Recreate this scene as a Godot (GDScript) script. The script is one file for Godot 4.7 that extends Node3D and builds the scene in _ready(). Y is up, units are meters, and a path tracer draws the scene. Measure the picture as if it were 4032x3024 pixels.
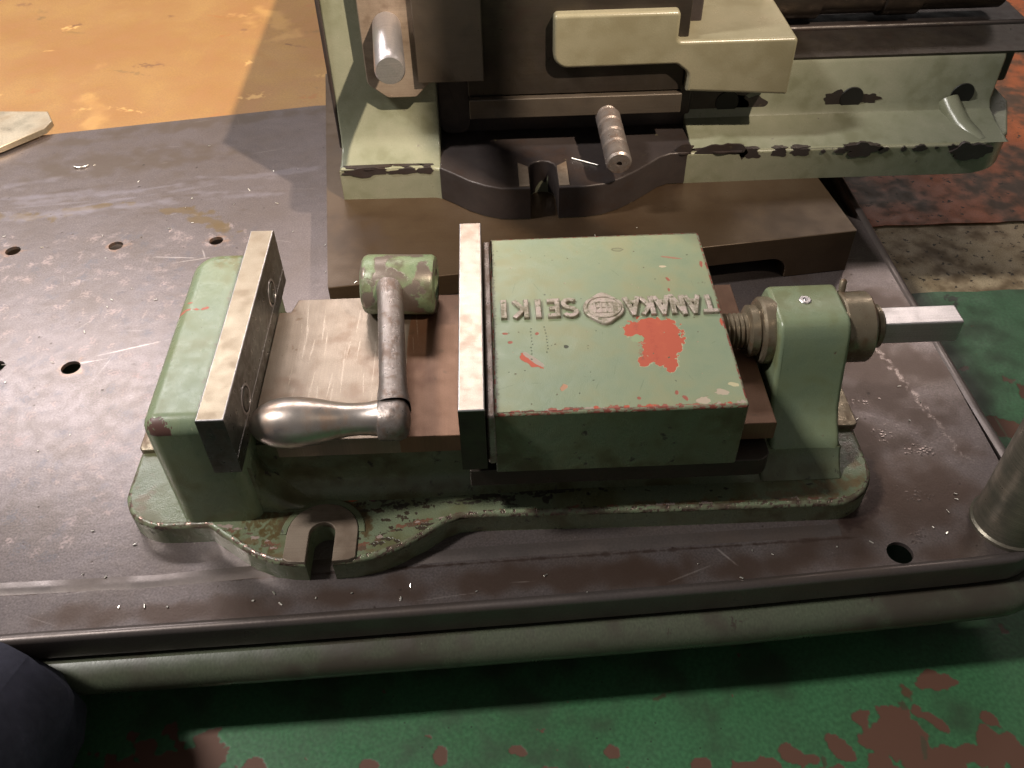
extends Node3D
# A machine vise on a steel trolley shelf. Lengths in the builders are millimetres: x along the vise, y up from the tops of its jaws, z across it.

const LIFT := 100.0           # the shelf's top lies at y = -100 in builder millimetres and at 0 in the world
var M := {}

# ---------------------------------------------------------------- mesh building
class MB:
	var v := PackedVector3Array()
	var n := PackedVector3Array()
	var uv := PackedVector2Array()
	var ix := PackedInt32Array()
	var rect := [0.0, 0.0, 100.0, 100.0]
	func add(p: Vector3, nn: Vector3) -> int:
		v.append(p)
		n.append(nn)
		uv.append(Vector2((p.x - rect[0]) / rect[2], (p.z - rect[1]) / rect[3]))
		return v.size() - 1
	func tri(a: int, b: int, c: int) -> void:
		var g := (v[b] - v[a]).cross(v[c] - v[a])
		if g.length_squared() < 1e-10:
			return
		if g.dot(n[a] + n[b] + n[c]) > 0.0:
			ix.append_array([a, c, b])
		else:
			ix.append_array([a, b, c])
	func quad(a: int, b: int, c: int, d: int) -> void:
		tri(a, b, c)
		tri(a, c, d)
	func box(c: Vector3, s: Vector3, r := 0.6, seg := 2, bas := Basis()) -> void:
		var h := s * 0.5
		r = minf(r, minf(h.x, minf(h.y, h.z)) * 0.98)
		for ax in 3:
			var a1 := (ax + 1) % 3
			var a2 := (ax + 2) % 3
			var us := _ticks(h[a1], r, seg)
			var vs := _ticks(h[a2], r, seg)
			for sg: float in [-1.0, 1.0]:
				var first := v.size()
				for i in us.size():
					for j in vs.size():
						var q := Vector3()
						q[ax] = sg * h[ax]
						q[a1] = us[i]
						q[a2] = vs[j]
						var inn := q.clamp(-(h - Vector3(r, r, r)), h - Vector3(r, r, r))
						var d := (q - inn).normalized()
						add(c + bas * (inn + d * r), bas * d)
				for i in us.size() - 1:
					for j in vs.size() - 1:
						var o := first + i * vs.size() + j
						quad(o, o + vs.size(), o + vs.size() + 1, o + 1)
	func _ticks(h: float, r: float, seg: int) -> Array:
		var out := []
		for k in range(seg, -1, -1):
			out.append(-h + r * (1.0 - tan(PI / 4.0 * k / seg)))
		for k in range(0, seg + 1):
			out.append(h - r * (1.0 - tan(PI / 4.0 * k / seg)))
		return out
	# a polygon in the plane of bas.x and bas.y drawn out along bas.z from d0 to d1; the far edge is rounded by r and may go to another builder
	func prism(poly: PackedVector2Array, o: Vector3, bas: Basis, d0: float, d1: float, r := 0.0, seg := 3, cap: MB = null, rim: MB = null, r0 := 0.0) -> void:
		var cm: MB = cap if cap else self
		var rm: MB = rim if rim else self
		var m := poly.size()
		if Geometry2D.is_polygon_clockwise(poly):
			poly.reverse()
		var en := []
		for i in m:
			var e := poly[(i + 1) % m] - poly[i]
			en.append(Vector2(e.y, -e.x).normalized())
		var miter := []
		var na := []
		var nb := []
		for i in m:
			var n1: Vector2 = en[(i + m - 1) % m]
			var n2: Vector2 = en[i]
			miter.append((n1 + n2) / maxf(1.0 + n1.dot(n2), 0.35))
			var sm := n1.dot(n2) > 0.8
			na.append((n1 + n2).normalized() if sm else n1)
			nb.append((n1 + n2).normalized() if sm else n2)
		var rings := []                     # [inset, depth, slope, builder]
		if r0 > 0.0:
			for k in seg + 1:
				var t := PI / 2 * (1.0 - float(k) / seg)
				rings.append([r0 * (1.0 - cos(t)), d0 + r0 - r0 * sin(t), -t, rm])
			rings.append([0.0, d0 + r0, 0.0, self])
		else:
			rings.append([0.0, d0, 0.0, self])
		if r > 0.0:
			rings.append([0.0, d1 - r, 0.0, self])
			for k in seg + 1:
				var t := PI / 2 * k / seg
				rings.append([r * (1.0 - cos(t)), d1 - r + r * sin(t), t, rm])
		else:
			rings.append([0.0, d1, 0.0, self])
		for k in rings.size() - 1:
			var ra: Array = rings[k]
			var rb: Array = rings[k + 1]
			var b: MB = rb[3] if rb[2] >= 0.0 and ra[3] == rb[3] else ra[3]
			if absf(ra[1] - rb[1]) < 1e-5 and absf(ra[0] - rb[0]) < 1e-5:
				continue
			for i in m:
				var j := (i + 1) % m
				var q := []
				for w in [[i, ra, nb[i]], [j, ra, na[j]], [j, rb, na[j]], [i, rb, nb[i]]]:
					var p2: Vector2 = poly[w[0]] - miter[w[0]] * w[1][0]
					var nn: Vector2 = w[2]
					var s: float = w[1][2]
					q.append(b.add(o + bas * Vector3(p2.x, p2.y, w[1][1]), bas * Vector3(nn.x * cos(s), nn.y * cos(s), sin(s))))
				b.quad(q[0], q[1], q[2], q[3])
		for e in [[d0, r0, -1.0, self], [d1, r, 1.0, cm]]:
			var pp := PackedVector2Array()
			for i in m:
				pp.append(poly[i] - miter[i] * e[1])
			var t := Geometry2D.triangulate_polygon(poly)
			var b: MB = e[3]
			var first := b.v.size()
			for p in pp:
				b.add(o + bas * Vector3(p.x, p.y, e[0]), bas * Vector3(0, 0, e[2]))
			for k in range(0, t.size(), 3):
				b.tri(first + t[k], first + t[k + 1], first + t[k + 2])
	# profile points are (distance along axis, radius)
	func lathe(pr: Array, o: Vector3, axis: Vector3, seg := 40, sharp := 0.8) -> void:
		axis = axis.normalized()
		var a := axis.cross(Vector3(0, 1, 0) if absf(axis.y) < 0.9 else Vector3(1, 0, 0)).normalized()
		var b := axis.cross(a)
		var m := pr.size()
		var en := []
		for i in m - 1:
			var e: Vector2 = pr[i + 1] - pr[i]
			en.append(Vector2(-e.y, e.x).normalized())
		for i in m - 1:
			var n1: Vector2 = en[i]
			var n2: Vector2 = en[i]
			if i > 0 and en[i - 1].dot(en[i]) > sharp:
				n1 = (en[i - 1] + en[i]).normalized()
			if i < m - 2 and en[i + 1].dot(en[i]) > sharp:
				n2 = (en[i + 1] + en[i]).normalized()
			var first := v.size()
			for k in seg + 1:
				var t := TAU * k / seg
				var rad := a * cos(t) + b * sin(t)
				add(o + axis * pr[i].x + rad * pr[i].y, axis * n1.x + rad * n1.y)
				add(o + axis * pr[i + 1].x + rad * pr[i + 1].y, axis * n2.x + rad * n2.y)
			for k in seg:
				quad(first + 2 * k, first + 2 * k + 1, first + 2 * k + 3, first + 2 * k + 2)
	# a profile of (outward, y) swept along an open path in x, z
	func skirt(path: Array, prof: Array, smooth := 0.5) -> void:
		var m := path.size()
		var k := prof.size()
		var mit := []
		for i in m:
			var n1 := Vector2.ZERO
			var n2 := Vector2.ZERO
			if i > 0:
				var e: Vector2 = path[i] - path[i - 1]
				n1 = Vector2(-e.y, e.x).normalized()
			if i < m - 1:
				var e: Vector2 = path[i + 1] - path[i]
				n2 = Vector2(-e.y, e.x).normalized()
			if i == 0:
				n1 = n2
			if i == m - 1:
				n2 = n1
			mit.append((n1 + n2) / (1.0 + n1.dot(n2)))
		for j in k - 1:
			var e: Vector2 = prof[j + 1] - prof[j]
			var pn := Vector2(-e.y, e.x).normalized()
			var p1 := pn
			var p2 := pn
			if j > 0:
				var f: Vector2 = prof[j] - prof[j - 1]
				var fn := Vector2(-f.y, f.x).normalized()
				if fn.dot(pn) > smooth:
					p1 = (fn + pn).normalized()
			if j < k - 2:
				var f: Vector2 = prof[j + 2] - prof[j + 1]
				var fn := Vector2(-f.y, f.x).normalized()
				if fn.dot(pn) > smooth:
					p2 = (fn + pn).normalized()
			var first := v.size()
			for i in m:
				var w: Vector2 = mit[i]
				var wn := w.normalized()
				for q in [[prof[j], p1], [prof[j + 1], p2]]:
					var c: Vector2 = path[i] + w * q[0].x
					add(Vector3(c.x, q[0].y, c.y), Vector3(wn.x * q[1].x, q[1].y, wn.y * q[1].x))
			for i in m - 1:
				quad(first + 2 * i, first + 2 * i + 1, first + 2 * i + 3, first + 2 * i + 2)
	func tube(pts: Array, r: float, seg := 16, taper := 1.0) -> void:
		var m := pts.size()
		var up := Vector3(0.123, 0.97, 0.21).normalized()
		var first := v.size()
		for i in m:
			var d: Vector3 = (pts[mini(i + 1, m - 1)] - pts[maxi(i - 1, 0)]).normalized()
			var a := d.cross(up).normalized()
			var b := a.cross(d)
			var rr := r * lerpf(1.0, taper, float(i) / (m - 1))
			for k in seg + 1:
				var t := TAU * k / seg
				var rad := a * cos(t) + b * sin(t)
				add(pts[i] + rad * rr, rad)
		for i in m - 1:
			for k in seg:
				var o := first + i * (seg + 1) + k
				quad(o, o + 1, o + seg + 2, o + seg + 1)
	func jitter(amount: float, freq: float, sd: int) -> void:
		var f := FastNoiseLite.new()
		f.seed = sd
		f.frequency = freq
		f.fractal_octaves = 2
		for i in v.size():
			v[i] += n[i] * f.get_noise_3dv(v[i]) * amount

func mesh_of(list: Array, org: Vector3) -> ArrayMesh:          # [builder, material, builder, material ...]
	var am := ArrayMesh.new()
	for k in range(0, list.size(), 2):
		var b: MB = list[k]
		if b.ix.is_empty():
			continue
		var arr := []
		arr.resize(Mesh.ARRAY_MAX)
		var pv := PackedVector3Array()
		pv.resize(b.v.size())
		for i in b.v.size():
			pv[i] = (b.v[i] - org) * 0.001
		arr[Mesh.ARRAY_VERTEX] = pv
		arr[Mesh.ARRAY_NORMAL] = b.n
		arr[Mesh.ARRAY_TEX_UV] = b.uv
		arr[Mesh.ARRAY_INDEX] = b.ix
		am.add_surface_from_arrays(Mesh.PRIMITIVE_TRIANGLES, arr)
		am.surface_set_material(am.get_surface_count() - 1, list[k + 1])
	return am

func W(p: Vector3) -> Vector3:
	return Vector3(p.x, p.y + LIFT, p.z) * 0.001

func thing(called: String, label: String, category: String, at: Vector3) -> Node3D:
	var o := Node3D.new()
	o.name = called
	o.position = W(at)
	o.set_meta("label", label)
	o.set_meta("category", category)
	o.set_meta("org", at)
	add_child(o, true)
	return o

# commits a part under a thing or a part; meshes are built in absolute millimetres and moved to the thing's base
func part(called: String, list: Array, parent: Node3D, label := "") -> MeshInstance3D:
	var org: Vector3 = parent.get_meta("org")
	var o := MeshInstance3D.new()
	o.name = called
	o.mesh = mesh_of(list, org)
	o.set_meta("org", org)
	if label:
		o.set_meta("label", label)
	parent.add_child(o, true)
	return o

func solo(called: String, list: Array, label: String, category: String, at: Vector3, kind := "") -> MeshInstance3D:
	var o := MeshInstance3D.new()
	o.name = called
	o.position = W(at)
	o.mesh = mesh_of(list, at)
	o.set_meta("org", at)
	o.set_meta("label", label)
	if category:
		o.set_meta("category", category)
	if kind:
		o.set_meta("kind", kind)
	add_child(o, true)
	return o

func P2(a: Array) -> PackedVector2Array:
	var p := PackedVector2Array()
	for k in range(0, a.size(), 2):
		p.append(Vector2(a[k], a[k + 1]))
	return p

# rounds the corners of a polygon; rad is one radius or one per corner
func rounded(p: PackedVector2Array, rad: Variant, seg := 5) -> PackedVector2Array:
	var out := PackedVector2Array()
	var m := p.size()
	for i in m:
		var r: float = rad[i] if rad is Array else rad
		var a := (p[(i + m - 1) % m] - p[i])
		var b := (p[(i + 1) % m] - p[i])
		if r <= 0.01:
			out.append(p[i])
			continue
		var half := absf(a.angle_to(b)) * 0.5
		var t := minf(r / tan(half), minf(a.length(), b.length()) * 0.49)
		r = t * tan(half)
		var s := p[i] + a.normalized() * t
		var e := p[i] + b.normalized() * t
		var c := p[i] + (a.normalized() + b.normalized()).normalized() * (r / sin(half))
		var a0 := (s - c).angle()
		var da := angle_difference(a0, (e - c).angle())
		for k in seg + 1:
			out.append(c + Vector2.from_angle(a0 + da * k / seg) * r)
	return out

const FLAT := Basis(Vector3(1, 0, 0), Vector3(0, 0, 1), Vector3(0, 1, 0))      # polygons in x, z drawn out upwards
const SIDE := Basis(Vector3(0, 0, 1), Vector3(0, 1, 0), Vector3(1, 0, 0))      # polygons in z, y drawn out along x
const FACE := Basis(Vector3(1, 0, 0), Vector3(0, 1, 0), Vector3(0, 0, 1))      # polygons in x, y drawn out towards the viewer

# ---------------------------------------------------------------- computed textures
func noise(w: int, h: int, sd: int, freq: float, oct := 4, kind := FastNoiseLite.TYPE_SIMPLEX_SMOOTH) -> PackedByteArray:
	var f := FastNoiseLite.new()
	f.seed = sd
	f.noise_type = kind
	f.frequency = freq
	f.fractal_octaves = oct
	var im := f.get_seamless_image(w, h, false, false, 0.12, true)
	im.convert(Image.FORMAT_L8)
	return im.get_data()

func ss(a: float, b: float, x: float) -> float:
	var t := clampf((x - a) / (b - a), 0.0, 1.0)
	return t * t * (3.0 - 2.0 * t)

# paint or metal: two base colours mixed by a broad noise, dirt, chips down to another colour, specks, stretched scratches
func wear(w: int, h: int, sd: int, ca: Color, cb: Color, o := {}) -> Dictionary:
	var px: float = o.get("px", 1.0)                   # noise frequencies are per pixel times this
	var low := noise(w, h, sd, 0.004 * px, 4)
	var mid := noise(w, h, sd + 1, 0.018 * px, 4)
	var fin := noise(w, h, sd + 2, o.get("fine", 0.26), 3)
	var mid2 := noise(w, h, sd + 3, o.get("chip_freq", 0.012) * px, 5)
	var stretch := PackedByteArray()
	var streak: float = o.get("streak", 0.0)
	if streak > 0.0:
		var f := FastNoiseLite.new()
		f.seed = sd + 9
		f.frequency = 0.25
		f.fractal_octaves = 3
		var im: Image
		if o.get("streak_v", false):
			im = f.get_image(w, maxi(4, h / 64), false, false, true)
		else:
			im = f.get_image(maxi(4, w / 64), h, false, false, true)
		im.convert(Image.FORMAT_L8)
		im.resize(w, h, Image.INTERPOLATE_CUBIC)
		stretch = im.get_data()
	var dc: Color = o.get("dirt", Color(0.1, 0.08, 0.06))
	var da: float = o.get("dirt_amount", 0.0)
	var dt: float = o.get("dirt_at", 0.55)
	var cc: Color = o.get("chip", Color(0.2, 0.15, 0.12))
	var ct: float = o.get("chip_at", 2.0)
	var sc: Color = o.get("speck", Color(0.1, 0.08, 0.07))
	var st: float = o.get("speck_at", 2.0)
	var grain: float = o.get("grain", 0.12)
	var rough: float = o.get("rough", 0.5)
	var rv: float = o.get("rough_var", 0.15)
	var metal: float = o.get("metal", 0.0)
	var cr: float = o.get("chip_rough", 0.6)
	var cm: float = o.get("chip_metal", 0.0)
	var contrast: float = o.get("contrast", 1.0)
	var nbytes := w * h
	var alb := PackedByteArray()
	alb.resize(nbytes * 3)
	var orm := PackedByteArray()
	orm.resize(nbytes * 3)
	for i in nbytes:
		var l := low[i] / 255.0
		var m := mid[i] / 255.0
		var f := fin[i] / 255.0
		var t := clampf(0.5 + (l * 0.65 + m * 0.35 - 0.5) * 1.7 * contrast, 0.0, 1.0)
		var g := 1.0 + grain * (f - 0.5) * 2.0
		if streak > 0.0:
			g += streak * (stretch[i] / 255.0 - 0.5)
		var r := lerpf(ca.r, cb.r, t) * g
		var gg := lerpf(ca.g, cb.g, t) * g
		var b := lerpf(ca.b, cb.b, t) * g
		var ro := rough + rv * (m - 0.5) * 2.0
		var me := metal
		var he := 0.6 + 0.2 * (f - 0.5) + 0.25 * (m - 0.5)
		if da > 0.0:
			var d := ss(dt - 0.05, dt + 0.3, m * 0.4 + l * 0.6) * da * (0.8 + 0.4 * f)
			r = lerpf(r, dc.r, d)
			gg = lerpf(gg, dc.g, d)
			b = lerpf(b, dc.b, d)
			me *= 1.0 - 0.6 * d
		var c := mid2[i] / 255.0 * 0.8 + f * 0.2
		if c > ct:
			r = cc.r * g
			gg = cc.g * g
			b = cc.b * g
			ro = cr
			me = cm
			he = 0.3 + 0.1 * f
		if f > st:
			r = sc.r
			gg = sc.g
			b = sc.b
		alb[i * 3] = int(clampf(r, 0.0, 1.0) * 255.0)
		alb[i * 3 + 1] = int(clampf(gg, 0.0, 1.0) * 255.0)
		alb[i * 3 + 2] = int(clampf(b, 0.0, 1.0) * 255.0)
		orm[i * 3] = int(clampf(he, 0.0, 1.0) * 255.0)
		orm[i * 3 + 1] = int(clampf(ro, 0.05, 1.0) * 255.0)
		orm[i * 3 + 2] = int(clampf(me, 0.0, 1.0) * 255.0)
	return {"w": w, "h": h, "alb": alb, "orm": orm}

# a stain, chip or scratch of its own shape: an ellipse with a ragged rim; soft > 0 blurs it
func blot(d: Dictionary, cx: float, cy: float, rx: float, ry: float, ang: float, col: Color, o := {}) -> void:
	var jag: float = o.get("jag", 0.35)
	var soft: float = o.get("soft", 0.04)
	var amount: float = o.get("a", 1.0)
	var f := FastNoiseLite.new()
	f.seed = int(cx * 7.0 + cy * 13.0) + int(o.get("seed", 0))
	f.frequency = o.get("freq", 0.06)
	f.fractal_octaves = 3
	var R := maxf(rx, ry) * (1.0 + jag) + 2.0
	var ca := cos(ang)
	var sa := sin(ang)
	var w: int = d.w
	var h: int = d.h
	var alb: PackedByteArray = d.alb
	var orm: PackedByteArray = d.orm
	var ro: float = o.get("rough", -1.0)
	var me: float = o.get("metal", -1.0)
	var he: float = o.get("height", -1.0)
	for y in range(maxi(0, int(cy - R)), mini(h, int(cy + R) + 1)):
		for x in range(maxi(0, int(cx - R)), mini(w, int(cx + R) + 1)):
			var dx := x - cx
			var dy := y - cy
			var e := sqrt(pow((dx * ca + dy * sa) / rx, 2.0) + pow((-dx * sa + dy * ca) / ry, 2.0)) + jag * f.get_noise_2d(x, y) * 1.6
			if e > 1.0:
				continue
			var t := ss(1.0, 1.0 - soft, e) * amount
			var i := (y * w + x) * 3
			alb[i] = int(lerpf(alb[i], col.r * 255.0, t))
			alb[i + 1] = int(lerpf(alb[i + 1], col.g * 255.0, t))
			alb[i + 2] = int(lerpf(alb[i + 2], col.b * 255.0, t))
			if he >= 0.0:
				orm[i] = int(lerpf(orm[i], he * 255.0, t))
			if ro >= 0.0:
				orm[i + 1] = int(lerpf(orm[i + 1], ro * 255.0, t))
			if me >= 0.0:
				orm[i + 2] = int(lerpf(orm[i + 2], me * 255.0, t))
	d.alb = alb
	d.orm = orm

func tx(d: Dictionary, key: String) -> ImageTexture:
	return ImageTexture.create_from_image(Image.create_from_data(d.w, d.h, false, Image.FORMAT_RGB8, d[key]))

# tile > 0: laid on from three sides, one repeat per so many metres; 0: by the mesh's own coordinates
func mat(d: Dictionary, tile: float, o := {}) -> StandardMaterial3D:
	var m := StandardMaterial3D.new()
	var t := tx(d, "orm")
	m.albedo_texture = tx(d, "alb")
	m.roughness_texture = t
	m.roughness_texture_channel = BaseMaterial3D.TEXTURE_CHANNEL_GREEN
	m.roughness = 1.0
	m.metallic_texture = t
	m.metallic_texture_channel = BaseMaterial3D.TEXTURE_CHANNEL_BLUE
	m.metallic = 1.0
	m.metallic_specular = o.get("spec", 0.5)
	var bump: float = o.get("bump", 0.0)
	if bump > 0.0:
		m.heightmap_enabled = true
		m.heightmap_texture = t
		m.heightmap_scale = bump
	if o.get("coat", 0.0) > 0.0:
		m.clearcoat_enabled = true
		m.clearcoat = o.coat
		m.clearcoat_roughness = o.get("coat_rough", 0.2)
	if tile > 0.0:
		m.uv1_triplanar = true
		m.uv1_triplanar_sharpness = 6.0
		m.uv1_scale = Vector3.ONE / tile
	return m

func plain(c: Color, rough: float, metal := 0.0) -> StandardMaterial3D:
	var m := StandardMaterial3D.new()
	m.albedo_color = c
	m.roughness = rough
	m.metallic = metal
	return m

func c8(r: int, g: int, b: int) -> Color:
	return Color(r / 255.0, g / 255.0, b / 255.0)

# ---------------------------------------------------------------- materials
func materials() -> void:
	var oxide := c8(96, 66, 56)
	var primer := c8(196, 84, 56)
	# green machine enamel over brown primer
	M.green = mat(wear(768, 768, 11, c8(122, 135, 110), c8(130, 139, 107), {"px": 0.7, "dirt": c8(98, 98, 66), "dirt_amount": 0.5, "dirt_at": 0.52, "chip": oxide, "chip_at": 0.87, "chip_freq": 0.02, "speck": c8(84, 86, 66), "speck_at": 0.955, "rough": 0.3, "rough_var": 0.08, "grain": 0.05}), 0.15, {"bump": 0.03})
	M.green_dirty = mat(wear(1024, 1024, 23, c8(105, 114, 93), c8(108, 111, 83), {"px": 0.8, "dirt": c8(74, 68, 46), "dirt_amount": 0.7, "dirt_at": 0.48, "chip": c8(58, 52, 46), "chip_at": 0.765, "chip_freq": 0.022, "speck": c8(62, 58, 46), "speck_at": 0.94, "rough": 0.3, "rough_var": 0.1, "grain": 0.09}), 0.2, {"bump": 0.05})
	M.green_rim = mat(wear(512, 512, 31, c8(116, 128, 100), c8(124, 124, 102), {"px": 1.0, "dirt": c8(78, 62, 50), "dirt_amount": 0.7, "dirt_at": 0.46, "chip": c8(122, 100, 92), "chip_at": 0.60, "chip_freq": 0.03, "rough": 0.3, "chip_rough": 0.28, "chip_metal": 0.75, "grain": 0.14}), 0.07, {"bump": 0.07})
	M.block_rim = mat(wear(512, 512, 37, c8(130, 146, 114), c8(150, 132, 116), {"px": 1.5, "chip": c8(134, 70, 58), "chip_at": 0.56, "dirt": c8(84, 60, 46), "dirt_amount": 0.5, "dirt_at": 0.5, "rough": 0.42, "grain": 0.12}), 0.05, {"bump": 0.05})
	M.block_top = mat(block_top_texture(), 0.0, {"bump": 0.03})
	M.hub = mat(wear(512, 512, 41, c8(122, 138, 108), c8(136, 148, 112), {"chip": c8(124, 112, 103), "chip_at": 0.47, "chip_freq": 0.008, "chip_rough": 0.34, "chip_metal": 0.3, "dirt": c8(82, 74, 58), "dirt_amount": 0.7, "dirt_at": 0.5, "speck": c8(70, 62, 54), "speck_at": 0.93, "rough": 0.32, "grain": 0.14}), 0.07, {"bump": 0.05})
	# bare metals
	M.ground_steel = mat(wear(512, 512, 51, c8(192, 180, 169), c8(180, 166, 154), {"contrast": 0.7, "dirt": c8(146, 122, 104), "dirt_amount": 0.3, "dirt_at": 0.54, "speck": c8(112, 92, 78), "speck_at": 0.945, "rough": 0.36, "rough_var": 0.04, "metal": 0.75, "grain": 0.1, "streak": 0.05}), 0.09, {"bump": 0.01})
	M.ground_fixed = mat(wear(512, 512, 53, c8(158, 146, 128), c8(146, 132, 114), {"contrast": 0.7, "dirt": c8(120, 102, 80), "dirt_amount": 0.35, "dirt_at": 0.52, "speck": c8(104, 88, 72), "speck_at": 0.95, "rough": 0.36, "rough_var": 0.04, "metal": 0.75, "grain": 0.09, "streak": 0.05}), 0.09, {"bump": 0.01})
	M.bed_top = mat(bed_texture(), 0.0, {"bump": 0.012})
	M.face_steel = mat(wear(512, 512, 71, c8(142, 144, 140), c8(116, 114, 108), {"dirt": c8(70, 60, 48), "dirt_amount": 0.5, "dirt_at": 0.55, "speck": c8(50, 46, 42), "speck_at": 0.95, "rough": 0.33, "rough_var": 0.1, "metal": 0.85, "grain": 0.08, "streak": 0.2}), 0.07, {"bump": 0.015})
	M.bright = mat(wear(256, 256, 73, c8(200, 195, 196), c8(190, 185, 187), {"contrast": 0.5, "dirt": c8(160, 144, 134), "dirt_amount": 0.3, "rough": 0.34, "rough_var": 0.03, "metal": 0.85, "grain": 0.07, "streak": 0.1}), 0.07, {"bump": 0.008})
	M.polished = mat(wear(512, 512, 75, c8(214, 204, 198), c8(190, 176, 166), {"dirt": c8(150, 112, 88), "dirt_amount": 0.4, "dirt_at": 0.54, "speck": c8(70, 56, 50), "speck_at": 0.95, "rough": 0.33, "rough_var": 0.06, "metal": 0.9, "grain": 0.06}), 0.06, {"bump": 0.012})
	M.worn_iron = mat(wear(512, 512, 77, c8(166, 156, 152), c8(138, 126, 120), {"px": 1.2, "dirt": c8(110, 84, 70), "dirt_amount": 0.5, "speck": c8(84, 74, 70), "speck_at": 0.93, "rough": 0.34, "rough_var": 0.12, "metal": 0.65, "grain": 0.16}), 0.05, {"bump": 0.06})
	M.brown_steel = mat(wear(512, 512, 81, c8(140, 126, 112), c8(124, 108, 94), {"dirt": c8(90, 74, 60), "dirt_amount": 0.5, "rough": 0.4, "metal": 0.15, "grain": 0.12, "streak": 0.14}), 0.08, {"bump": 0.015})
	M.rust_steel = mat(wear(512, 512, 83, c8(150, 138, 118), c8(124, 110, 92), {"dirt": c8(96, 70, 50), "dirt_amount": 0.6, "dirt_at": 0.54, "speck": c8(70, 50, 40), "speck_at": 0.93, "rough": 0.34, "metal": 0.6, "grain": 0.12}), 0.06, {"bump": 0.03})
	M.letter = mat(wear(512, 512, 85, c8(190, 172, 166), c8(164, 158, 140), {"px": 1.2, "chip": c8(120, 120, 96), "chip_at": 0.68, "dirt": c8(98, 88, 70), "dirt_amount": 0.6, "rough": 0.36, "metal": 0.25, "chip_rough": 0.4, "grain": 0.14}), 0.03, {"bump": 0.05})
	M.black_steel = mat(wear(512, 512, 87, c8(74, 66, 58), c8(60, 54, 50), {"dirt": c8(48, 36, 28), "dirt_amount": 0.5, "rough": 0.4, "metal": 0.6, "grain": 0.07, "streak": 0.12}), 0.1, {"bump": 0.015})
	M.black_iron = mat(wear(512, 512, 89, c8(72, 64, 62), c8(56, 50, 50), {"dirt": c8(58, 42, 34), "dirt_amount": 0.5, "chip": c8(118, 112, 78), "chip_at": 0.84, "rough": 0.42, "metal": 0.3, "grain": 0.1}), 0.12, {"bump": 0.04})
	M.cream = mat(wear(1024, 1024, 91, c8(136, 136, 118), c8(122, 125, 105), {"dirt": c8(104, 102, 80), "dirt_amount": 0.4, "dirt_at": 0.52, "chip": c8(78, 70, 72), "chip_at": 0.85, "chip_freq": 0.02, "speck": c8(84, 76, 64), "speck_at": 0.95, "rough": 0.3, "rough_var": 0.06, "grain": 0.05}), 0.26, {"bump": 0.03})
	M.cream_rim = mat(wear(512, 512, 93, c8(146, 144, 122), c8(134, 136, 112), {"chip": c8(84, 76, 78), "chip_at": 0.72, "chip_freq": 0.013, "chip_metal": 0.3, "dirt": c8(120, 100, 74), "dirt_amount": 0.2, "rough": 0.34, "grain": 0.05}), 0.12, {"bump": 0.08})
	M.bar_steel = mat(wear(512, 512, 119, c8(92, 82, 72), c8(80, 72, 64), {"dirt": c8(62, 52, 44), "dirt_amount": 0.4, "rough": 0.4, "metal": 0.4, "grain": 0.07, "streak": 0.1}), 0.1, {"bump": 0.012})
	M.foot_top = mat(foot_texture(), 0.0, {"bump": 0.05})
	M.jaw_top = mat(jaw_texture(), 0.0, {"bump": 0.03})
	M.cream_body = mat(wear(768, 768, 121, c8(138, 131, 110), c8(126, 122, 101), {"px": 0.7, "dirt": c8(112, 102, 78), "dirt_amount": 0.4, "dirt_at": 0.52, "chip": c8(70, 62, 58), "chip_at": 0.88, "chip_freq": 0.03, "speck": c8(90, 80, 64), "speck_at": 0.965, "rough": 0.3, "rough_var": 0.06, "grain": 0.05}), 0.24, {"bump": 0.03})
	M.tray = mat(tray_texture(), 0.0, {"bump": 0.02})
	M.tray_edge = mat(wear(512, 512, 97, c8(104, 96, 94), c8(92, 82, 78), {"px": 0.6, "dirt": c8(70, 58, 50), "dirt_amount": 0.3, "rough": 0.4, "metal": 0.6, "grain": 0.07}), 0.25, {"bump": 0.015})
	M.rail = mat(wear(768, 512, 99, c8(80, 86, 70), c8(74, 73, 62), {"px": 1.0, "dirt": c8(62, 54, 47), "dirt_amount": 0.7, "dirt_at": 0.46, "chip": c8(58, 50, 44), "chip_at": 0.80, "chip_freq": 0.02, "chip_rough": 0.4, "speck": c8(108, 112, 96), "speck_at": 0.93, "rough": 0.36, "grain": 0.14}), 0.3, {"bump": 0.02})
	M.post = mat(wear(512, 512, 101, c8(120, 112, 100), c8(90, 88, 78), {"dirt": c8(60, 58, 50), "dirt_amount": 0.6, "rough": 0.4, "metal": 0.55, "grain": 0.1, "streak": 0.25}), 0.12, {"bump": 0.02})
	M.slab = mat(wear(1024, 1024, 103, c8(84, 69, 54), c8(72, 55, 39), {"px": 0.7, "dirt": c8(60, 46, 34), "dirt_amount": 0.6, "dirt_at": 0.48, "speck": c8(66, 52, 42), "speck_at": 0.95, "rough": 0.36, "rough_var": 0.1, "metal": 0.35, "grain": 0.1, "streak": 0.06}), 0.3, {"bump": 0.012})
	M.loose = mat(wear(256, 256, 105, c8(190, 180, 160), c8(150, 136, 116), {"dirt": c8(120, 104, 84), "dirt_amount": 0.5, "rough": 0.4, "metal": 0.8, "grain": 0.08}), 0.15)
	M.green_floor = mat(floor_texture(), 0.8, {"bump": 0.04})
	M.yellow_floor = mat(lane_texture(), 0.9, {"bump": 0.02})
	M.orange_floor = mat(wear(1024, 1024, 111, c8(170, 88, 42), c8(138, 76, 40), {"dirt": c8(70, 54, 38), "dirt_amount": 0.9, "dirt_at": 0.42, "chip": c8(60, 46, 34), "chip_at": 0.74, "chip_freq": 0.03, "speck": c8(52, 40, 32), "speck_at": 0.9, "rough": 0.5, "grain": 0.16}), 0.4, {"bump": 0.03})
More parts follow.
